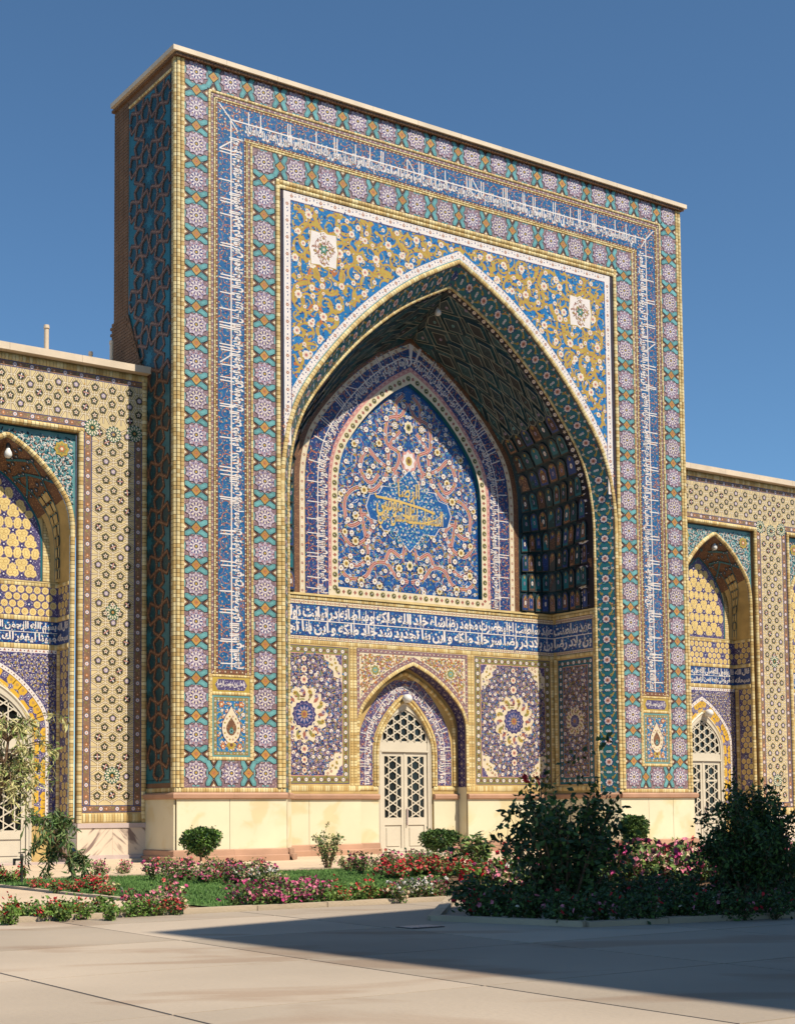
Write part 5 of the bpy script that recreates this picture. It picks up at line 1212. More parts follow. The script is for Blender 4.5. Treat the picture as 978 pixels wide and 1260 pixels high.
        for i in range(8):
            for t in (.66, .80, .90): Q.tmpl([(disc(4, 1), 'deep_teal', 0), (disc(4, .6), 'cobalt', .002), (disc(5, .25), 'cream', .004)], .06+i*.125, t+.02*(i % 2), .05, 0, .034, .022)
        Q.build('rib_net', vv, fm)
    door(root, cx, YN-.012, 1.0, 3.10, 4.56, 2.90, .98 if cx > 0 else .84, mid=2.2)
    # threshold
    P = Paint(); P.box(cx-HN, cx+HN, 0, .05, 0, .86, 'marble_cap'); P.build('threshold', root, fn)

def wing(root, x0, x1, centers, texts, seed, end):
    fw = front(YW); P = Paint()
    xs = sorted(centers); edges = [x0]
    for c in xs: edges += [c-1.83, c+1.83]
    edges.append(x1); edges = [(a, b) for a, b in zip(edges[0::2], edges[1::2])]
    for a, b in edges: P.rect(a, b, 0, 10.865, 'brick_mid', 0)
    P.rect(x0, x1, 10.865, ZW, 'brick_mid', 0)
    n = len(P.v); P.v += [(x0, ZW, 0), (x1, ZW, 0), (x1, ZW, -6), (x0, ZW, -6)]; P.f.append((n, n+1, n+2, n+3)); P.mi.append(P.m('coping'))
    P.rect(x0, x1, 0, ZW, 'common_brick', -6.0)
    wl = P.build('wall', root, fw)
    # frieze
    F = Paint(); spots = []
    girih_field(F, spots, x0, x1, 11.20, 12.28, seed, True)
    piers = []
    for a, b in edges:
        pa, pb = a+.14, b-.14                       # inside the rolls
        if a == x0 and end != 'l': pa = a+.0
        piers.append((pa, pb))
    B2 = Paint(); R = Paint()
    floral_border(B2, x0, x1, 12.28, 12.44)
    for c in xs: floral_border(B2, c-2.17, c+2.17, 11.02, 11.20)
    for (a, b) in piers:
        l, r = a+.225, b-.225
        if l < r-.3:
            floral_border(B2, a, l, 1.45, 11.02); floral_border(B2, r, b, 1.45, 11.02); floral_border(B2, a, b, 1.27, 1.45)
            girih_field(F, spots, l, r, 1.45, 11.20, seed+7, False)
            for z in (6.35, 2.2, 10.95): big_rosette(F, (l+r)/2, z)
            for s_, x in ((-1, l), (1, r)): big_rosette(F, x, 11.05, .24)
    ends = {'r': (x1-.075,), 'l': (x0+.075,)}[end]
    for x in ends: R.roll([(x, 1.0), (x, 12.44)], .14, .10, .5, .006, seed=seed)
    for a, b in edges: R.roll([(a, 1.13), (b, 1.13)], .22, .08, .14, .0, seed=seed+1)
    R.roll([(x0, 12.53), (x1, 12.53)], .17, .09, .3, .0, seed=seed+2)
    fr = F.build('girih_field', root, inlay(YW))
    for k in range(3):
        ps = [(x, YW-.0035, z, r) for x, z, r, kk in spots if kk == k]
        pieces('pentagon_tile', fr, PENT[k], ps, 300 if k == 0 else 150, key=lambda s: abs(s[0]-(-3 if x1 < 5 else 20)))
    B2.build('floral_border', root, inlay(YW)); R.build('brick_moulding', root, inlay(YW, .7), 'stuff')
    # coping slabs
    n = int((x1-x0)/1.6)
    for i in range(n):
        a, b = x0+(x1-x0)*i/n, x0+(x1-x0)*(i+1)/n; Q = Paint(); Q.box(a+.003, b-.003, 12.63, 12.81, -.6, .24, 'coping'); Q.build('coping_slab', root, fw)
    # marble dado
    for a, b in edges:
        k = max(1, int((b-a)/.9)); 
        for i in range(k):
            c, d = a+(b-a)*i/k, a+(b-a)*(i+1)/k; Q = Paint(); Q.box(c+.002, d-.002, .2, .88, .0, .05, ('marble_veined', 'marble_veined_b')[i % 2]); Q.build('marble_slab', root, fw)
        Q = Paint(); Q.box(a, b, .88, 1.0, 0, .075, 'marble_cap'); Q.build('dado_cap', root, fw)
        Q = Paint(); Q.box(a, b, .0, .10, 0, .22, 'coping'); Q.box(a, b, .10, .2, 0, .09, 'marble_cap'); Q.build('dado_foot', root, fw)
    for i, c in enumerate(xs): niche(root, c, seed+20+i*11, *texts)

TX = ('بسم الله الرحمن الرحيم إنا فتحنا لك فتحا', 'مبينا ليغفر لك الله ما تقدم من ذنبك')
TX2 = ('قال رسول الله صلى الله عليه وآله أنا مدينة', 'العلم وعلي بابها فمن أراد المدينة فليأت الباب')
left_wing = thing('arcade_wing', 'yellow tiled arcade wing with diagonally veined marble dado and rooftop pipes', 'wing', (-5, 4, 0))
wing(left_wing, -8.2, XL-.01, (-4.3,), TX, 300, 'r')
right_wing = thing('arcade_wing', 'yellow tiled arcade wing behind the tall dark round-headed shrub', 'wing', (23, 4, 0))
wing(right_wing, XR+.01, 29.5, (20.72, 26.2), TX2, 400, 'l')
# low brick parapet of the left wing where it meets the portal
P = Paint()
z = 12.82; k = 0
while z < 14.6:
    for i in range(9):
        if .30*i+(.15 if k % 2 else 0) > (z-12.82)*1.5-.2: pass
        a = 1.85+i*.21+(.1 if k % 2 else 0)
        if a > 1.8+(z-12.82)*.55: P.box(a, a+.20, z, z+.07, 0., .05, 'common_brick')
    z += .085; k += 1
P.prism([(1.85, 12.82), (3.7, 12.82), (3.7, 14.6), (2.75, 14.6)], 'common_brick', 0, .03); P.build('brick_parapet', left_wing, facing_left(XL-.03), 'stuff')

# rooftop pipes
pxx = lambda p: float(ypt(p, 430, 3.2)[0])
for x, y, z1, r, lab in ((pxx(57.5), 3.2, 14.0, .065, 'tall pale vent pipe rising from the wing roof'), (pxx(112), 3.2, 13.5, .05, 'short pale vent pipe peeping over the wing roof'), (pxx(137.5), 3.2, 13.9, .05, 'slim pale vent pipe on the wing roof beside the portal')):
    t = thing('vent_pipe', lab, 'pipe', (x, y, ZW), 'vent pipes on the left wing roof')
    bm = bmesh.new(); bmesh.ops.create_cone(bm, cap_ends=True, segments=12, radius1=r, radius2=r*.95, depth=z1-ZW, matrix=Matrix.Translation((x, y, (ZW+z1)/2))); me = bpy.data.meshes.new('pipe_body'); bm.to_mesh(me); bm.free(); me.materials.append(MATS['coping']); me_obj('pipe_body', me, t)
    bm = bmesh.new(); bmesh.ops.create_cone(bm, cap_ends=True, segments=12, radius1=r*1.25, radius2=r*1.1, depth=.09, matrix=Matrix.Translation((x, y, z1))); me = bpy.data.meshes.new('pipe_cap'); bm.to_mesh(me); bm.free(); me.materials.append(MATS['coping']); me_obj('pipe_cap', me, t)

# lamps
def lathe(prof, n=16):
    v = []; f = []
    for r, z in prof:
        for i in range(n): v.append((r*math.cos(2*math.pi*i/n), r*math.sin(2*math.pi*i/n), z))
    for j in range(len(prof)-1):
        for i in range(n): f.append((j*n+i, j*n+(i+1) % n, (j+1)*n+(i+1) % n, (j+1)*n+i))
    return v, f
def lathe_obj(name, prof, mt, parent, loc, n=16, rot=None):
    v, f = lathe(prof, n); me = bpy.data.meshes.new(name); me.from_pydata(v, [], f); me.polygons.foreach_set('use_smooth', [True]*len(f)); me.materials.append(MATS[mt])
    o = me_obj(name, me, parent); o.location = loc
    if rot: o.rotation_euler = rot
    return o
def hanging_lamp(x, y, ztop, zb, lab):
    t = thing('hanging_lamp', lab, 'lamp', (x, y, zb), 'bulb lamps hanging in the arches')
    lathe_obj('bulb', ((0, .06), (.045, .068), (.085, .10), (.10, .15), (.09, .21), (.06, .27), (.045, .31), (.045, .33), (0, .335)), 'lamp_glass', t, (x, y, zb))
    lathe_obj('socket', ((.055, 0), (.06, .02), (.055, .12), (.02, .15)), 'iron', t, (x, y, zb+.32), 10); lathe_obj('rod', ((.012, 0), (.012, ztop-zb-.42)), 'iron', t, (x, y, zb+.44), 6)
hanging_lamp(-4.22, 1.90, 10.50, 9.98, 'white bulb lamp hanging in the left wing niche')
hanging_lamp(20.93, 1.95, 10.50, 10.02, 'white bulb lamp hanging in the right wing niche')
hanging_lamp(8.62, 1.2, 16.2, 15.75, 'dim bulb lamp hanging under the apex of the great arch')
for x, y, z, lab in ((8.48, YB+DR-.16, 4.58, 'white glass globe lamp over the portal door'), (20.85, YN-.2, 4.50, 'white glass globe lamp over the right wing door')):
    t = thing('globe_lamp', lab, 'lamp', (x, y, z), 'globe lamps over the doors')
    lathe_obj('globe', ((0, -.13), (.09, -.115), (.145, -.05), (.155, .01), (.13, .08), (.08, .125), (0, .13)), 'lamp_glass', t, (x, y, z)); lathe_obj('bracket', ((.03, 0), (.03, .2), (.07, .2), (.07, .22), (0, .22)), 'iron', t, (x, y+.1, z+.02), 10, (-math.pi/2, 0, 0))
# ================================================================ GROUND
mat('pavement', (190, 172, 152), 0.8, 0.15, .3, bump=0.25, bs=18, rnd=0.13, streak=((172, 148, 126), (.35, .8, 1), (0, 0, .5), .54))
mat('sidewalk', (232, 204, 172), 0.8, 0.08, .5, bump=0.2, bs=18, rnd=0.03)
mat('kerb', (206, 184, 156), 0.8, 0.12, 1.0, bump=0.3, rnd=0.06)
mat('soil', (120, 92, 68), 0.95, 0.25, 1.5, bump=0.8, bs=9)
mat('joint', (146, 128, 110), 0.9, 0.2, 1.0)
mat('lawn_ground', (92, 118, 62), 0.95, 0.2, 1.2)
mat('grass', (104, 140, 70), 0.7, 0.25, .8)
mat('pool_rim', (150, 196, 214), 0.5, 0.1, 2.0)
mat('water', (60, 120, 140), 0.05, 0.1, .6, bump=0.2, bs=5, spec=0.5)
def struct(name, P, fm):
    o = P.build(name, None, fm); o['kind'] = 'structure'; return o
P = Paint(); P.grid(-300, 300, -300, 300, 1, 1, 'joint', -.06); struct('ground', P, ground())
# courtyard paving: big cast slabs
P = Paint(); P.rect(-40, 40, -60, -16.3, 'joint', -.006); pav = struct('courtyard_paving', P, ground())
rg = random.Random(12); sx, sy = 2.5, 2.4
y = -34.0; r = 0
while y < -16.4:
    x = -25.4
    while x < 8:
        y1 = min(y+sy, -16.31)
        Q = Paint(); e = .014; k = rg.uniform(-.0012, .0012); q = [(x+e, y+e), (x+sx-e, y+e), (x+sx-e, y1-e), (x+e, y1-e)]
        Q.prism(q, 'pavement', -.05, k); Q.build('paving_slab', pav, ground())
        x += sx
    y += sy; r += 1
# walk along the buildings
P = Paint(); P.rect(-40, 40, -5.55, 6, 'joint', -.02); wk = struct('walkway', P, ground())
x = -14.0
while x < 32:
    for a, b in ((-5.55, -3.6), (-3.6, -1.7), (-1.7, .0)):
        Q = Paint(); Q.box(x+.006, x+2.494, a+.006, b-.006, -.018, .004+rg.uniform(0, .003), 'sidewalk'); Q.build('paving_slab', wk, ground())
    Q = Paint(); Q.box(x+.006, x+2.494, .006, 2.9, -.018, .004+rg.uniform(0, .003), 'sidewalk'); Q.build('paving_slab', wk, ground())
    x += 2.5
# garden: soil, lawn, side path, kerbs
P = Paint(); P.rect(-14, 30, -16.12, -5.70, 'soil', -.015); struct('garden_soil', P, ground())
P = Paint(); lawn_poly = [(-7.75, -15.4), (-4.6, -15.4), (-3.0, -13.5), (1.3, -9.0), (1.3, -6.0), (-7.6, -6.0), (-7.9, -9)]
P.poly(lawn_poly, 'lawn_ground', .005); struct('lawn_ground', P, ground())
P = Paint(); P.rect(-14, -8.15, -15.0, -5.70, 'joint', -.005); pth = struct('side_path', P, ground())
y = -15.0
while y < -5.8:
    Q = Paint(); Q.box(-13.99, -11.0, y+.006, min(y+2.3, -5.71)-.006, -.004, .01, 'sidewalk'); Q.build('paving_slab', pth, ground()); Q = Paint(); Q.box(-10.99, -8.16, y+.006, min(y+2.3, -5.71)-.006, -.004, .012, 'sidewalk'); Q.build('paving_slab', pth, ground()); y += 2.3
P = Paint(); P.rect(1.6, 40, -10.4, -8.4, 'sidewalk', -.004); P.rect(1.3, 2.3, -10.4, -5.6, 'sidewalk', -.002); struct('garden_path', P, ground())
def kerb(a, b, nm='garden_kerb', wd=.14, hh=.06, z0=-.04, mt='kerb'):
    P = Paint(); P.rect(0, .001, 0, .001, mt, -.05); root_ = None
    a, b = np.array(a), np.array(b); L = np.linalg.norm(b-a); n = max(1, int(L/1.0)); d = (b-a)/L; q = np.array((-d[1], d[0])); first = None
    for i in range(n):
        p0, p1 = a+d*(L*i/n+.006), a+d*(L*(i+1)/n-.006); Q = Paint()
        Q.prism([tuple(p0-q*wd/2), tuple(p1-q*wd/2), tuple(p1+q*wd/2), tuple(p0+q*wd/2)], mt, z0, hh+rg.uniform(-.006, .006))
        if first is None: first = Q.build(nm, None, ground()); first['kind'] = 'structure'
        else: Q.build('kerb_stone', first, ground())
kerb((-14, -16.2), (-4.4, -16.2)); kerb((-8.06, -15.2), (-8.06, -5.8), hh=.045, wd=.10); kerb((-14, -5.62), (1.3, -5.62), hh=.03); kerb((-4.4, -16.2), (-6.9, -19.1)); kerb((-6.9, -19.1), (-6.2, -20.9)); kerb((-6.2, -20.9), (3.0, -22.4)); kerb((2.3, -8.35), (30, -8.35), hh=.05); kerb((1.6, -10.45), (30, -10.45), hh=.03)
P = Paint(); P.poly([(-6.8, -19.1), (-6.15, -20.8), (3.0, -22.3), (12, -22.3), (12, -13.6), (-2, -13.6), (-4.4, -16.1)], 'soil', -.01); struct('flower_bed_soil', P, ground())
# grass blades on the lawn
def blades():
    rr = np.random.default_rng(4); n = 26000; x = rr.uniform(-8, 1.4, n*2); y = rr.uniform(-15.5, -5.9, n*2); px = [p[0] for p in lawn_poly]; py = [p[1] for p in lawn_poly]; ins_ = np.zeros(n*2, bool); j = len(px)-1
    for i in range(len(px)):
        c = ((np.array(py[i]) > y) != (np.array(py[j]) > y)) & (x < (px[j]-px[i])*(y-py[i])/(py[j]-py[i]+1e-9)+px[i]); ins_ ^= c; j = i
    x, y = x[ins_], y[ins_]; k = len(x); a = rr.uniform(0, 6.28, k); h = rr.uniform(.025, .06, k); w_ = .012; dx, dy = np.cos(a)*w_, np.sin(a)*w_; lx, ly = rr.uniform(-.02, .02, k), rr.uniform(-.02, .02, k)
    v = np.stack((np.stack((x-dx, y-dy, np.full(k, .004)), 1), np.stack((x+dx, y+dy, np.full(k, .004)), 1), np.stack((x+lx, y+ly, h), 1)), 1).reshape(-1, 3)
    me = bpy.data.meshes.new('grass'); me.from_pydata(v.tolist(), [], [(3*i, 3*i+1, 3*i+2) for i in range(k)]); me.materials.append(MATS['grass']); o = me_obj('grass', me, None, 'stuff'); o['label'] = 'mown green lawn in front of the portal'; o['category'] = 'grass'
blades()
# pool behind the shaded bed
pool = thing('pool_basin', 'low pale blue pool rim behind the pink flowers', 'pool', (8, -12, 0))
P = Paint(); P.box(3.4, 11, -12.9, -12.6, -.03, .10, 'pool_rim'); P.box(3.4, 11, -11.1, -10.8, -.03, .10, 'pool_rim'); P.box(3.4, 3.7, -12.6, -11.1, -.03, .10, 'pool_rim'); P.box(10.7, 11, -12.6, -11.1, -.03, .10, 'pool_rim'); P.build('rim', pool, ground())
P = Paint(); P.rect(3.7, 10.7, -12.6, -11.1, 'water', .04); P.build('water', pool, ground())
# drain cover
c = gpt(517, 1141); dc = thing('drain_cover', 'small iron drain cover set in the courtyard paving', 'drain', (c[0], c[1], 0))
P = Paint(); P.box(c[0]-.22, c[0]+.22, c[1]-.15, c[1]+.15, .0, .008, 'iron'); P.build('frame', dc, ground())
for i in range(6): P = Paint(); P.box(c[0]-.19+i*.065, c[0]-.145+i*.065, c[1]-.12, c[1]+.12, .008, .014, 'marble_cap'); P.build('bar', dc, ground())
# tap on a standpipe at the edge of the lawn
c = gpt(27, 1088); tp = thing('garden_tap', 'small dark standpipe tap at the edge of the lawn', 'tap', (c[0], c[1], 0))
lathe_obj('standpipe', ((.025, 0), (.025, .42), (.035, .43), (.035, .50), (.02, .54), (0, .54)), 'iron', tp, (c[0], c[1], 0), 10)
P = Paint(); P.box(c[0]-.16, c[0]+.02, c[1]-.02, c[1]+.02, .42, .46, 'iron'); P.box(c[0]-.16, c[0]-.12, c[1]-.02, c[1]+.02, .34, .42, 'iron'); P.build('spout', tp, ground()); P = Paint(); P.box(c[0]-.06, c[0]+.06, c[1]-.012, c[1]+.012, .55, .57, 'iron'); P.build('valve_handle', tp, ground())

# ---- the tall building across the court whose shadow falls on the paving -----------------
H2 = 20.0; off = np.array((SUNV.x, SUNV.y))/SUNV.z*H2
tip, e1, e2 = np.array((-10.2, -18.5)), np.array((1.0, .24)), np.array((.055, -1.0))
A_ = tip+off; B_ = A_+e1*34; D_ = A_+e2*14; C_ = D_+e1*34
blk = thing('courtyard_building', 'tall plain brick block on the far side of the court', 'building', (float(A_[0]), float(A_[1]), 0))
mat('far_brick', (196, 160, 112), 0.8, 0.15, 1.0, bump=0.2)
P = Paint(); P.prism([tuple(A_), tuple(B_), tuple(C_), tuple(D_)], 'far_brick', 0, H2-.3); P.build('wall', blk, ground()); P = Paint(); P.prism([tuple(A_), tuple(B_), tuple(C_), tuple(D_)], 'coping', H2-.3, H2); P.build('roof_slab', blk, ground())
# ================================================================ PLANTS
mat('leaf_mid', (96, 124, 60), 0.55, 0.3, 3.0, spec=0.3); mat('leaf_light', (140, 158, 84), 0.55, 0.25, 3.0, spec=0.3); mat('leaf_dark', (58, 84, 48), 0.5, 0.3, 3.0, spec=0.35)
mat('leaf_pale', (214, 204, 138), 0.6, 0.2, 3.0, spec=0.3); mat('leaf_willow', (120, 138, 84), 0.5, 0.3, 3.0, spec=0.3); mat('leaf_fresh', (112, 146, 58), 0.55, 0.25, 3.0, spec=0.3)
mat('stem', (120, 100, 72), 0.8, 0.2, 5.0); mat('bark', (132, 104, 80), 0.85, 0.25, 5.0, bump=0.4)
mat('bl_magenta', (206, 70, 130), 0.6, 0.2, 6.0); mat('bl_pink', (236, 140, 160), 0.6, 0.2, 6.0); mat('bl_red', (214, 40, 56), 0.6, 0.2, 6.0); mat('bl_white', (246, 236, 224), 0.6, 0.1, 6.0); mat('bl_salmon', (232, 110, 104), 0.6, 0.2, 6.0); mat('bl_cream', (236, 206, 170), 0.6, 0.1, 6.0)
class Leafy:
    def __init__(s): s.v = []; s.f = []; s.mi = []; s.mn = []
    def m(s, n):
        if n not in s.mn: s.mn.append(n)
        return s.mn.index(n)
    def leaves(s, C, size, rr, mats, asp=.5, droop=0., dirs=None, jit=.7):
        n = len(C); C = np.asarray(C, float)
        d = rr.normal(size=(n, 3)) if dirs is None else np.asarray(dirs)+rr.normal(size=(n, 3))*jit
        d[:, 2] -= droop; d /= np.linalg.norm(d, axis=1)[:, None]+1e-9
        q = np.cross(d, rr.normal(size=(n, 3))); q /= np.linalg.norm(q, axis=1)[:, None]+1e-9; nn = np.cross(d, q)
        L = size*rr.uniform(.7, 1.3, n)[:, None]; W = L*asp*.5
        a = C; b = C+d*L*.45+q*W+nn*L*.08; c = C+d*L; e = C+d*L*.45-q*W+nn*L*.08; base = len(s.v)
        V = np.stack((a, b, c, e), 1).reshape(-1, 3); s.v.extend(map(tuple, V.tolist()))
        for i in range(n):
            k = base+4*i; j = s.m(mats[rr.integers(len(mats))]); s.f.append((k, k+1, k+2)); s.f.append((k, k+2, k+3)); s.mi += [j, j]
    def tube(s, pts, r0, r1, mt, n=5):
        p = np.asarray(pts, float); k = len(p); t = np.gradient(p, axis=0); t /= np.linalg.norm(t, axis=1)[:, None]+1e-9; base = len(s.v); j = s.m(mt)
        for i in range(k):
            u = np.cross(t[i], (0.3, .9, .2)); u /= np.linalg.norm(u)+1e-9; w_ = np.cross(t[i], u); r = r0+(r1-r0)*i/(k-1)
            for a in range(n): s.v.append(tuple(p[i]+r*(math.cos(2*math.pi*a/n)*u+math.sin(2*math.pi*a/n)*w_)))
        for i in range(k-1):
            for a in range(n): s.f.append((base+i*n+a, base+i*n+(a+1) % n, base+(i+1)*n+(a+1) % n, base+(i+1)*n+a)); s.mi.append(j)
    def blossom(s, C, r, rr, mt, n=6, up=(.1, -.6, .6), eye=None):
        for c in C:
            d = np.array(up)+rr.normal(size=3)*.45; d /= np.linalg.norm(d); u = np.cross(d, rr.normal(size=3)); u /= np.linalg.norm(u); w_ = np.cross(d, u); base = len(s.v); rad = r*rr.uniform(.75, 1.2)
            s.v.append(tuple(c-d*rad*.35)); j = s.m(mt)
            for i in range(2*n):
                q = rad*(1 if i % 2 == 0 else .72); a = math.pi*i/n; s.v.append(tuple(np.asarray(c)+q*(math.cos(a)*u+math.sin(a)*w_)+d*rad*.12*(i % 2)))
            for i in range(2*n): s.f.append((base, base+1+i, base+1+(i+1) % (2*n))); s.mi.append(j)
    def mesh(s, name):
        me = bpy.data.meshes.new(name); me.from_pydata(s.v, [], s.f)
        for x in s.mn: me.materials.append(MATS[x])
        me.polygons.foreach_set('material_index', s.mi); me.update(); return me
def plant(name, label, cat, loc, parts, group=None, rz=0., sc_=1.):
    t = thing(name, label, cat, tuple(float(x) for x in loc), group); t.rotation_euler = (0, 0, rz); t.scale = (sc_,)*3
    for nm, me in parts:
        o = bpy.data.objects.new(nm, me); COL.objects.link(o); o.parent = t
    return t
# ---- small flowering plants: a few shapes shared by all clumps
def clump(seed, h, w_, leafmats, bl, nb, br, lsize=.07, nl=230, ball=False):
    rr = np.random.default_rng(seed); F = Leafy(); B2 = Leafy(); n = nl; nb = int(nb*1.45)
    st = rr.integers(7, 11); tips = []
    for i in range(st):
        a = rr.uniform(0, 6.28); r = w_*rr.uniform(.1, .5); tip = np.array((math.cos(a)*r, math.sin(a)*r, h*rr.uniform(.55, 1.0))); tips.append(tip)
        F.tube([(0, 0, 0), tip*np.array((.45, .45, .5)), tip], .008, .004, 'stem', 4)
    u = rr.uniform(0, 1, n)**.6; k = rr.integers(0, st, n); T = np.array(tips)[k]; C = T*u[:, None]*np.array((1, 1, 1))+rr.normal(size=(n, 3))*w_*.10; C[:, 2] = np.abs(C[:, 2])*.97+.02
    F.leaves(C, lsize, rr, leafmats, .6, .0)
    k = rr.integers(0, st, nb); C = np.array(tips)[k]*rr.uniform(.65, 1.05, nb)[:, None]+rr.normal(size=(nb, 3))*w_*.10; C[:, 2] = np.clip(C[:, 2], h*.3, h*1.08)
    for i, c in enumerate(C):
        if ball: B2.blossom(c+rr.normal(size=(6, 3))*br*.55, br*.5, rr, bl[i % len(bl)], 4)
        else: B2.blossom([c], br, rr, bl[i % len(bl)], 5)
    return [('foliage', F.mesh('foliage')), ('blossoms', B2.mesh('blossoms'))]
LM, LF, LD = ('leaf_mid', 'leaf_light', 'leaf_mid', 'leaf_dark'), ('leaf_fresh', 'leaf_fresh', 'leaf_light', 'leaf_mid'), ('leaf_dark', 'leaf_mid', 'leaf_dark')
KIND = {
 'magenta': [clump(1, .42, .62, LM, ('bl_magenta', 'bl_magenta', 'bl_pink'), 34, .042), clump(2, .36, .60, LM, ('bl_magenta', 'bl_pink'), 30, .042)],
 'pink': [clump(3, .45, .62, LM, ('bl_pink', 'bl_pink', 'bl_salmon', 'bl_magenta'), 30, .040), clump(4, .38, .6, LM, ('bl_pink', 'bl_cream'), 30, .040)],
 'red': [clump(5, .42, .55, LF, ('bl_red',), 7, .085, .095, 200, True), clump(6, .36, .55, LF, ('bl_red', 'bl_salmon'), 6, .08, .095, 200, True)],
 'salmon': [clump(7, .34, .6, LM, ('bl_salmon', 'bl_red', 'bl_salmon'), 44, .038), clump(8, .30, .6, LM, ('bl_red', 'bl_salmon'), 40, .038)],
 'white': [clump(9, .42, .6, LM, ('bl_white', 'bl_white', 'bl_cream'), 36, .042), clump(10, .40, .55, LM, ('bl_white',), 30, .042)],
 'green': [clump(11, .36, .6, LF, ('bl_red',), 2, .07, .09, 260, True), clump(12, .3, .55, LF, ('bl_pink',), 4, .04, .085, 240)],
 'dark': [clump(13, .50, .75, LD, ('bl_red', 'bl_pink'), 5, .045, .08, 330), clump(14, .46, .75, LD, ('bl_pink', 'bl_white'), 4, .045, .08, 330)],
 'dry': [clump(15, .25, .45, ('leaf_pale', 'leaf_light', 'stem'), ('bl_cream', 'bl_salmon'), 6, .03, .06, 130)]}
NOUN = {'magenta': ('petunia_plant', 'magenta petunia clump'), 'pink': ('petunia_plant', 'pink petunia clump'), 'red': ('geranium_plant', 'red geranium with bright green leaves'), 'salmon': ('bedding_plant', 'coral red bedding flowers'), 'white': ('petunia_plant', 'white petunia clump'), 'green': ('geranium_plant', 'bright green geranium with few blooms'), 'dark': ('bedding_plant', 'dark green bedding plant'), 'dry': ('bedding_plant', 'dry straw-coloured bedding plant')}
_pr = random.Random(31)
SC = {}
def bed(place, kind, spots, hs=1.0):
    nm, noun = NOUN[kind]
    for i, (px, py, k) in enumerate(spots):
        c = gpt(px, py); plant(nm, f'{noun} {place}', 'flower', (c[0], c[1], 0), KIND[kind][i % len(KIND[kind])], f'{kind} flowers {place}', _pr.uniform(0, 6.28), k*hs*SC.get(place, 1.)*_pr.uniform(.9, 1.1))
def row(x0, y0, x1, y1, n, k=1., jx=5, jy=2): return [(x0+(x1-x0)*(i+.5)/n+_pr.uniform(-jx, jx), y0+(y1-y0)*(i+.5)/n+_pr.uniform(-jy, jy), k) for i in range(n)]
# front kerb row, left of the bare soil gap
A_P = 'in the kerb bed beside the side path'; SC[A_P] = .62
bed(A_P, 'red', row(2, 1135, 120, 1130, 3, .85)+[(78, 1131, 1.0)]); bed(A_P, 'green', row(0, 1137, 180, 1129, 6, .9)+row(10, 1130, 200, 1125, 4, .9)); bed(A_P, 'pink', row(160, 1129, 226, 1122, 3, 1.0)+[(205, 1121, 1.25), (214, 1119, 1.35)]); bed(A_P, 'salmon', row(185, 1126, 228, 1124, 2, .9))
# front kerb row in front of the lawn
B_P = 'in the kerb row in front of the lawn'; SC[B_P] = .76
bed(B_P, 'magenta', row(290, 1119, 412, 1112, 8, .95)+row(300, 1113, 405, 1107, 6, .95)); bed(B_P, 'red', row(415, 1112, 480, 1110, 4, .8)); bed(B_P, 'green', row(410, 1113, 480, 1110, 4, .75)); bed(B_P, 'white', row(486, 1110, 545, 1106, 5, .85)); bed(B_P, 'pink', row(478, 1109, 560, 1102, 4, .8)); bed(B_P, 'salmon', row(400, 1112, 545, 1106, 4, .7))
# island by the portal corner
C_P = 'in the lawn island before the portal corner'; SC[C_P] = .80
bed(C_P, 'pink', row(180, 1086, 335, 1087, 7, 1.0)+row(195, 1079, 320, 1079, 5, 1.0)); bed(C_P, 'salmon', row(250, 1083, 310, 1084, 4, 1.0)); bed(C_P, 'white', row(290, 1088, 345, 1088, 4, .85)); bed(C_P, 'magenta', row(200, 1087, 300, 1088, 3, .9)); bed(C_P, 'dry', row(330, 1090, 345, 1087, 2))
# red bed in front of the door
D_P = 'in the bed in front of the portal door'
bed(D_P, 'salmon', row(470, 1083, 565, 1079, 8, .95)+row(475, 1077, 560, 1074, 6, .95)); bed(D_P, 'pink', row(440, 1076, 560, 1068, 7, .9)); bed(D_P, 'white', row(505, 1068, 545, 1066, 2, .8)); bed(D_P, 'dry', row(425, 1073, 450, 1072, 2, 1.2)); bed(D_P, 'red', row(560, 1083, 600, 1081, 2, .7))
# along the walk
E_P = 'along the edge of the walkway lawn'
bed(E_P, 'pink', [(118, 1077, .6), (128, 1077, .55), (155, 1075, .6), (150, 1076, .5), (318, 1071, .55), (425, 1070, .5)]); bed(E_P, 'red', [(0, 1087, .6), (12, 1087, .6), (24, 1086, .55)]); bed(E_P, 'salmon', [(46, 1096, .55), (72, 1100, .6), (92, 1100, .6), (116, 1100, .8), (120, 1093, .7), (130, 1104, .5)]); bed(E_P, 'dry', [(130, 1103, .8), (138, 1101, .7), (60, 1082, .5)])
# beyond the garden path on the right
F_P = 'in the strip before the right-hand plinth'
bed(F_P, 'salmon', row(775, 1060, 890, 1056, 12, .8, 3, 1)); bed(F_P, 'pink', row(930, 1058, 978, 1060, 5, .9, 3, 1)); bed(F_P, 'dry', row(820, 1059, 850, 1058, 2, .8))
# sunlit petunias behind the shaded bed
G_P = 'standing sunlit behind the shaded bed'
def sunlit(n, x0, x1, k, kind, y0=-15.1, y1=-14.2):
    nm, noun = NOUN[kind]
    for i in range(n):
        px = x0+(x1-x0)*(i+.5)/n; Y = _pr.uniform(y0, y1); c = ypt(px, 1090, Y); plant(nm, f'{noun} {G_P}', 'flower', (c[0], Y, 0), KIND[kind][i % 2], f'{kind} flowers {G_P}', _pr.uniform(0, 6), k*_pr.uniform(.9, 1.2))
sunlit(11, 735, 900, 1.35, 'pink'); sunlit(7, 740, 895, 1.35, 'magenta'); sunlit(4, 925, 978, 1.3, 'pink'); sunlit(3, 575, 640, 1.0, 'red'); sunlit(4, 600, 665, 1.0, 'pink'); sunlit(2, 640, 660, 1., 'white')
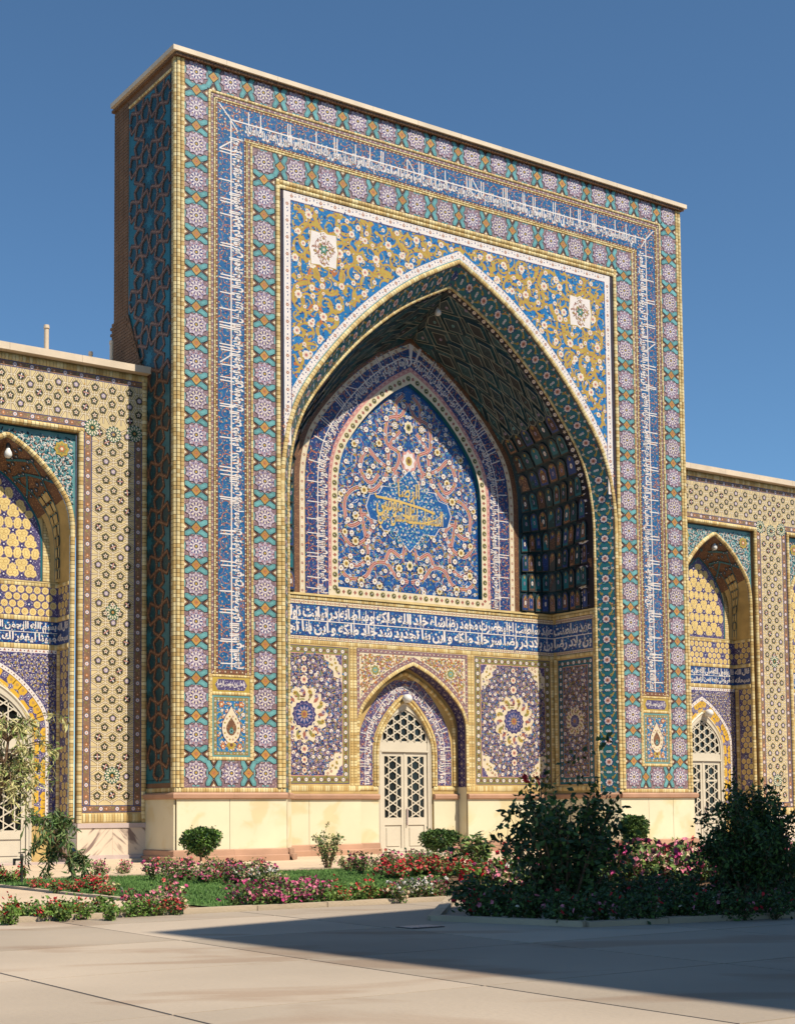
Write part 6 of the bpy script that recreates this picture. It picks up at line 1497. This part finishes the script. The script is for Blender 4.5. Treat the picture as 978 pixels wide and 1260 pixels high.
# the shaded bed itself
H_P = 'low in the shaded bed under the dark bushes'; SC[H_P] = .66
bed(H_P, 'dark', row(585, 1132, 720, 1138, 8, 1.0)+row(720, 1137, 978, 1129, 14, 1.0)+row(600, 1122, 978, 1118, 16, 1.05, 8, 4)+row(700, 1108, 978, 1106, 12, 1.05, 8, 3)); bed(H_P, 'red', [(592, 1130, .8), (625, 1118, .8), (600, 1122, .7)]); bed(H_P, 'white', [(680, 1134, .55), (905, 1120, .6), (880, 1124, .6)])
bed('upright at the corner of the shaded bed', 'dark', [(582, 1129, .8), (586, 1122, .9)])

# ---- clipped bushes
def topiary(seed, h, w_, flat, leafmats, trunk):
    rr = np.random.default_rng(seed); F = Leafy(); T = Leafy(); n = 4200
    d = rr.normal(size=(n, 3)); d /= np.linalg.norm(d, axis=1)[:, None]; r = rr.uniform(.12, 1.0, n)**.45
    C = d*r[:, None]*np.array((w_/2, w_/2, h/2)); C[:, 2] = np.where(C[:, 2] > h*flat, h*flat+(C[:, 2]-h*flat)*.3, C[:, 2]); C *= (1+.15*np.sin(d[:, :1]*7+seed)*np.cos(d[:, 2:]*6+d[:, 1:2]*3)); C[:, 2] += trunk+h/2
    F.leaves(C, .058, rr, leafmats, .75, 0., d, .8); tw = rr.normal(size=(10, 3))*.02
    for i in range(6): a = rr.uniform(0, 6.28); q = np.array((math.cos(a)*w_*.3, math.sin(a)*w_*.3, trunk+h*.80)); C2 = q+rr.normal(size=(8, 3))*.03; F.leaves(C2, .045, rr, leafmats, .6)
    T.tube([(0, 0, -.02), (.01, 0, trunk*.6), (0, .01, trunk+h*.4)], .028, .02, 'bark', 7)
    for i in range(5): a = i*1.26; T.tube([(0, 0, trunk*.9), (math.cos(a)*w_*.2, math.sin(a)*w_*.2, trunk+h*.4)], .014, .006, 'bark', 5)
    return [('crown', F.mesh('crown')), ('trunk', T.mesh('trunk'))]
c = ypt(247, 1070, -5.0); plant('topiary_bush', 'clipped heart-shaped bush on a short stem by the portal corner', 'bush', (c[0], -5.0, 0), topiary(1, .72, .82, .14, ('leaf_mid', 'leaf_fresh', 'leaf_dark'), .36), 'clipped bushes on stems')
c = ypt(541, 1060, -4.9); plant('topiary_bush', 'clipped rounded bush on a stem beside the portal door', 'bush', (c[0], -4.9, 0), topiary(2, .62, .92, .16, ('leaf_mid', 'leaf_dark', 'leaf_mid'), .30), 'clipped bushes on stems')
c = ypt(781, 1060, -8.0); plant('topiary_bush', 'clipped round bush half hidden by the big dark rose bush', 'bush', (c[0], -8.0, 0), topiary(3, .72, .62, .3, ('leaf_mid', 'leaf_dark', 'leaf_mid'), .45), 'clipped bushes on stems')
# ---- open shrubs made of stems
def shrub(seed, h, w_, stems, leafmats, lsize, per, asp, droop, bl=None, lean=(0, 0), base_w=.1, full=.35, blr=.06, nbl=0, tops=None):
    rr = np.random.default_rng(seed); F = Leafy(); T = Leafy(); B2 = Leafy(); tip_l = []
    for i in range(stems):
        a = 2*math.pi*(i+rr.uniform(-.3, .3))/stems; r = w_*.5*rr.uniform(.15, 1.0)**.7; hh = h*(1-.45*(r/(w_*.5))**2)*rr.uniform(.78, 1.03)
        tip = np.array((math.cos(a)*r+lean[0], math.sin(a)*r+lean[1], hh)); b = np.array((math.cos(a)*base_w*rr.random(), math.sin(a)*base_w*rr.random(), 0)); mid = b*.5+tip*.5+np.array((0, 0, hh*.12)); tt = np.linspace(0, 1, 9)[:, None]
        path = (1-tt)**2*b+2*tt*(1-tt)*mid+tt**2*tip; T.tube(path, .012*h+.003, .003, 'bark', 5); tip_l.append(tip)
        u = rr.uniform(full*.5, 1, per); idx = u*8; k = np.clip(idx.astype(int), 0, 7); f = (idx-k)[:, None]; C = path[k]*(1-f)+path[k+1]*f+rr.normal(size=(per, 3))*w_*.042*(1.3-u[:, None]*.6); C[:, 2] = np.maximum(C[:, 2], .03)
        F.leaves(C, lsize, rr, leafmats, asp, droop)
        for j in range(3):
            s0 = path[rr.integers(3, 8)]; e = s0+rr.normal(size=3)*w_*.12+np.array((0, 0, .05*h)); T.tube([s0, (s0+e)/2, e], .005, .002, 'bark', 4); F.leaves(e+rr.normal(size=(per//8+3, 3))*w_*.035, lsize, rr, leafmats, asp, droop)
    parts = [('foliage', F.mesh('foliage')), ('stems', T.mesh('stems'))]
    if bl:
        order = sorted(tip_l, key=lambda q: -q[2])[:nbl]
        for q in order: B2.blossom(q+rr.normal(size=(5, 3))*blr*.5+np.array((0, 0, blr)), blr, rr, bl, 5)
        parts.append(('blossoms', B2.mesh('blossoms')))
    return parts
c = gpt(404, 1069); plant('rose_bush', 'open grey-green rose bush on the walk before the carpet panel', 'bush', (c[0], c[1], 0), shrub(21, .92, .78, 11, ('leaf_light', 'leaf_mid', 'leaf_dark', 'leaf_pale'), .06, 60, .55, 0.))
c = gpt(586, 1069); plant('leafy_shrub', 'broad drooping-leaved shrub to the right of the portal door', 'bush', (c[0], c[1], 0), shrub(22, .82, .70, 9, ('leaf_mid', 'leaf_dark', 'leaf_light'), .15, 26, .38, .5))
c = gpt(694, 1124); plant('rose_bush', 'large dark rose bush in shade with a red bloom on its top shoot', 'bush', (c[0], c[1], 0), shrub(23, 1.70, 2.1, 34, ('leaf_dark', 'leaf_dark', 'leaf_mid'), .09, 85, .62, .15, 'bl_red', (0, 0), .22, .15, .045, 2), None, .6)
def tall_shoot():
    rr = np.random.default_rng(8); F = Leafy(); T = Leafy(); B2 = Leafy(); path = [(0, 0, .6), (.03, 0, 1.2), (.06, 0, 1.62), (.05, 0, 1.78)]; return None
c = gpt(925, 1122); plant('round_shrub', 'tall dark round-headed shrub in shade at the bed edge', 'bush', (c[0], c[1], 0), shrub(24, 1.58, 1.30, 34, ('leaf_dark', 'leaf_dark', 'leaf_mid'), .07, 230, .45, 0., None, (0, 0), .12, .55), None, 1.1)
c = gpt(975, 1112); plant('round_shrub', 'thin dark shrub behind the round-headed one', 'bush', (c[0], c[1], 0), shrub(25, 1.05, .9, 14, ('leaf_dark', 'leaf_mid'), .06, 80, .45, 0., 'bl_pink', (0, 0), .12, .3, .035, 8))
# ---- sapling and the pale-leaved tree at the left
def weeping(seed, trunk, limbs, leafmats, lsize, per, sag, spread):
    rr = np.random.default_rng(seed); F = Leafy(); T = Leafy(); T.tube(trunk, .045, .022, 'bark', 8); top = np.array(trunk[-1])
    for i in range(limbs):
        a = rr.uniform(0, 6.28); s0 = np.array(trunk[rr.integers(max(1, len(trunk)-3), len(trunk))]); r = spread*rr.uniform(.35, 1.0); e = s0+np.array((math.cos(a)*r, math.sin(a)*r*.8, rr.uniform(-.25, .55)*spread)); mid = (s0+e)/2+np.array((0, 0, spread*.35)); end = e-np.array((0, 0, sag*rr.uniform(.3, 1.)))
        tt = np.linspace(0, 1, 10)[:, None]; path = (1-tt)**3*s0+3*tt*(1-tt)**2*mid+3*tt**2*(1-tt)*e+tt**3*end; T.tube(path, .013, .003, 'bark', 5)
        u = rr.uniform(.25, 1, per)*9; k = np.clip(u.astype(int), 0, 8); f = (u-k)[:, None]; C = path[k]*(1-f)+path[k+1]*f+rr.normal(size=(per, 3))*.03; F.leaves(C, lsize, rr, leafmats, .24, 1.1)
    return [('crown', F.mesh('crown')), ('trunk', T.mesh('trunk'))]
c = gpt(92, 1093); plant('peach_sapling', 'small leaning sapling with hanging dark green leaves on the lawn edge', 'tree', (c[0], c[1], 0), weeping(41, [(0, 0, 0), (-.02, 0, .25), (-.12, .02, .5), (-.30, .05, .75), (-.42, .05, 1.05)], 26, ('leaf_willow', 'leaf_dark', 'leaf_mid', 'leaf_willow'), .15, 42, .35, .55), None)
c = ypt(-12, 1085, -8.2); plant('peach_tree', 'pale yellow-leaved tree reaching in front of the left wing door', 'tree', (c[0], -8.2, 0), weeping(42, [(0, 0, 0), (.03, 0, .6), (.10, .0, 1.2), (.2, .05, 1.7), (.25, 0, 2.1), (.3, 0, 2.5)], 60, ('leaf_pale', 'leaf_pale', 'leaf_light', 'leaf_pale'), .15, 30, .5, 1.05), None)
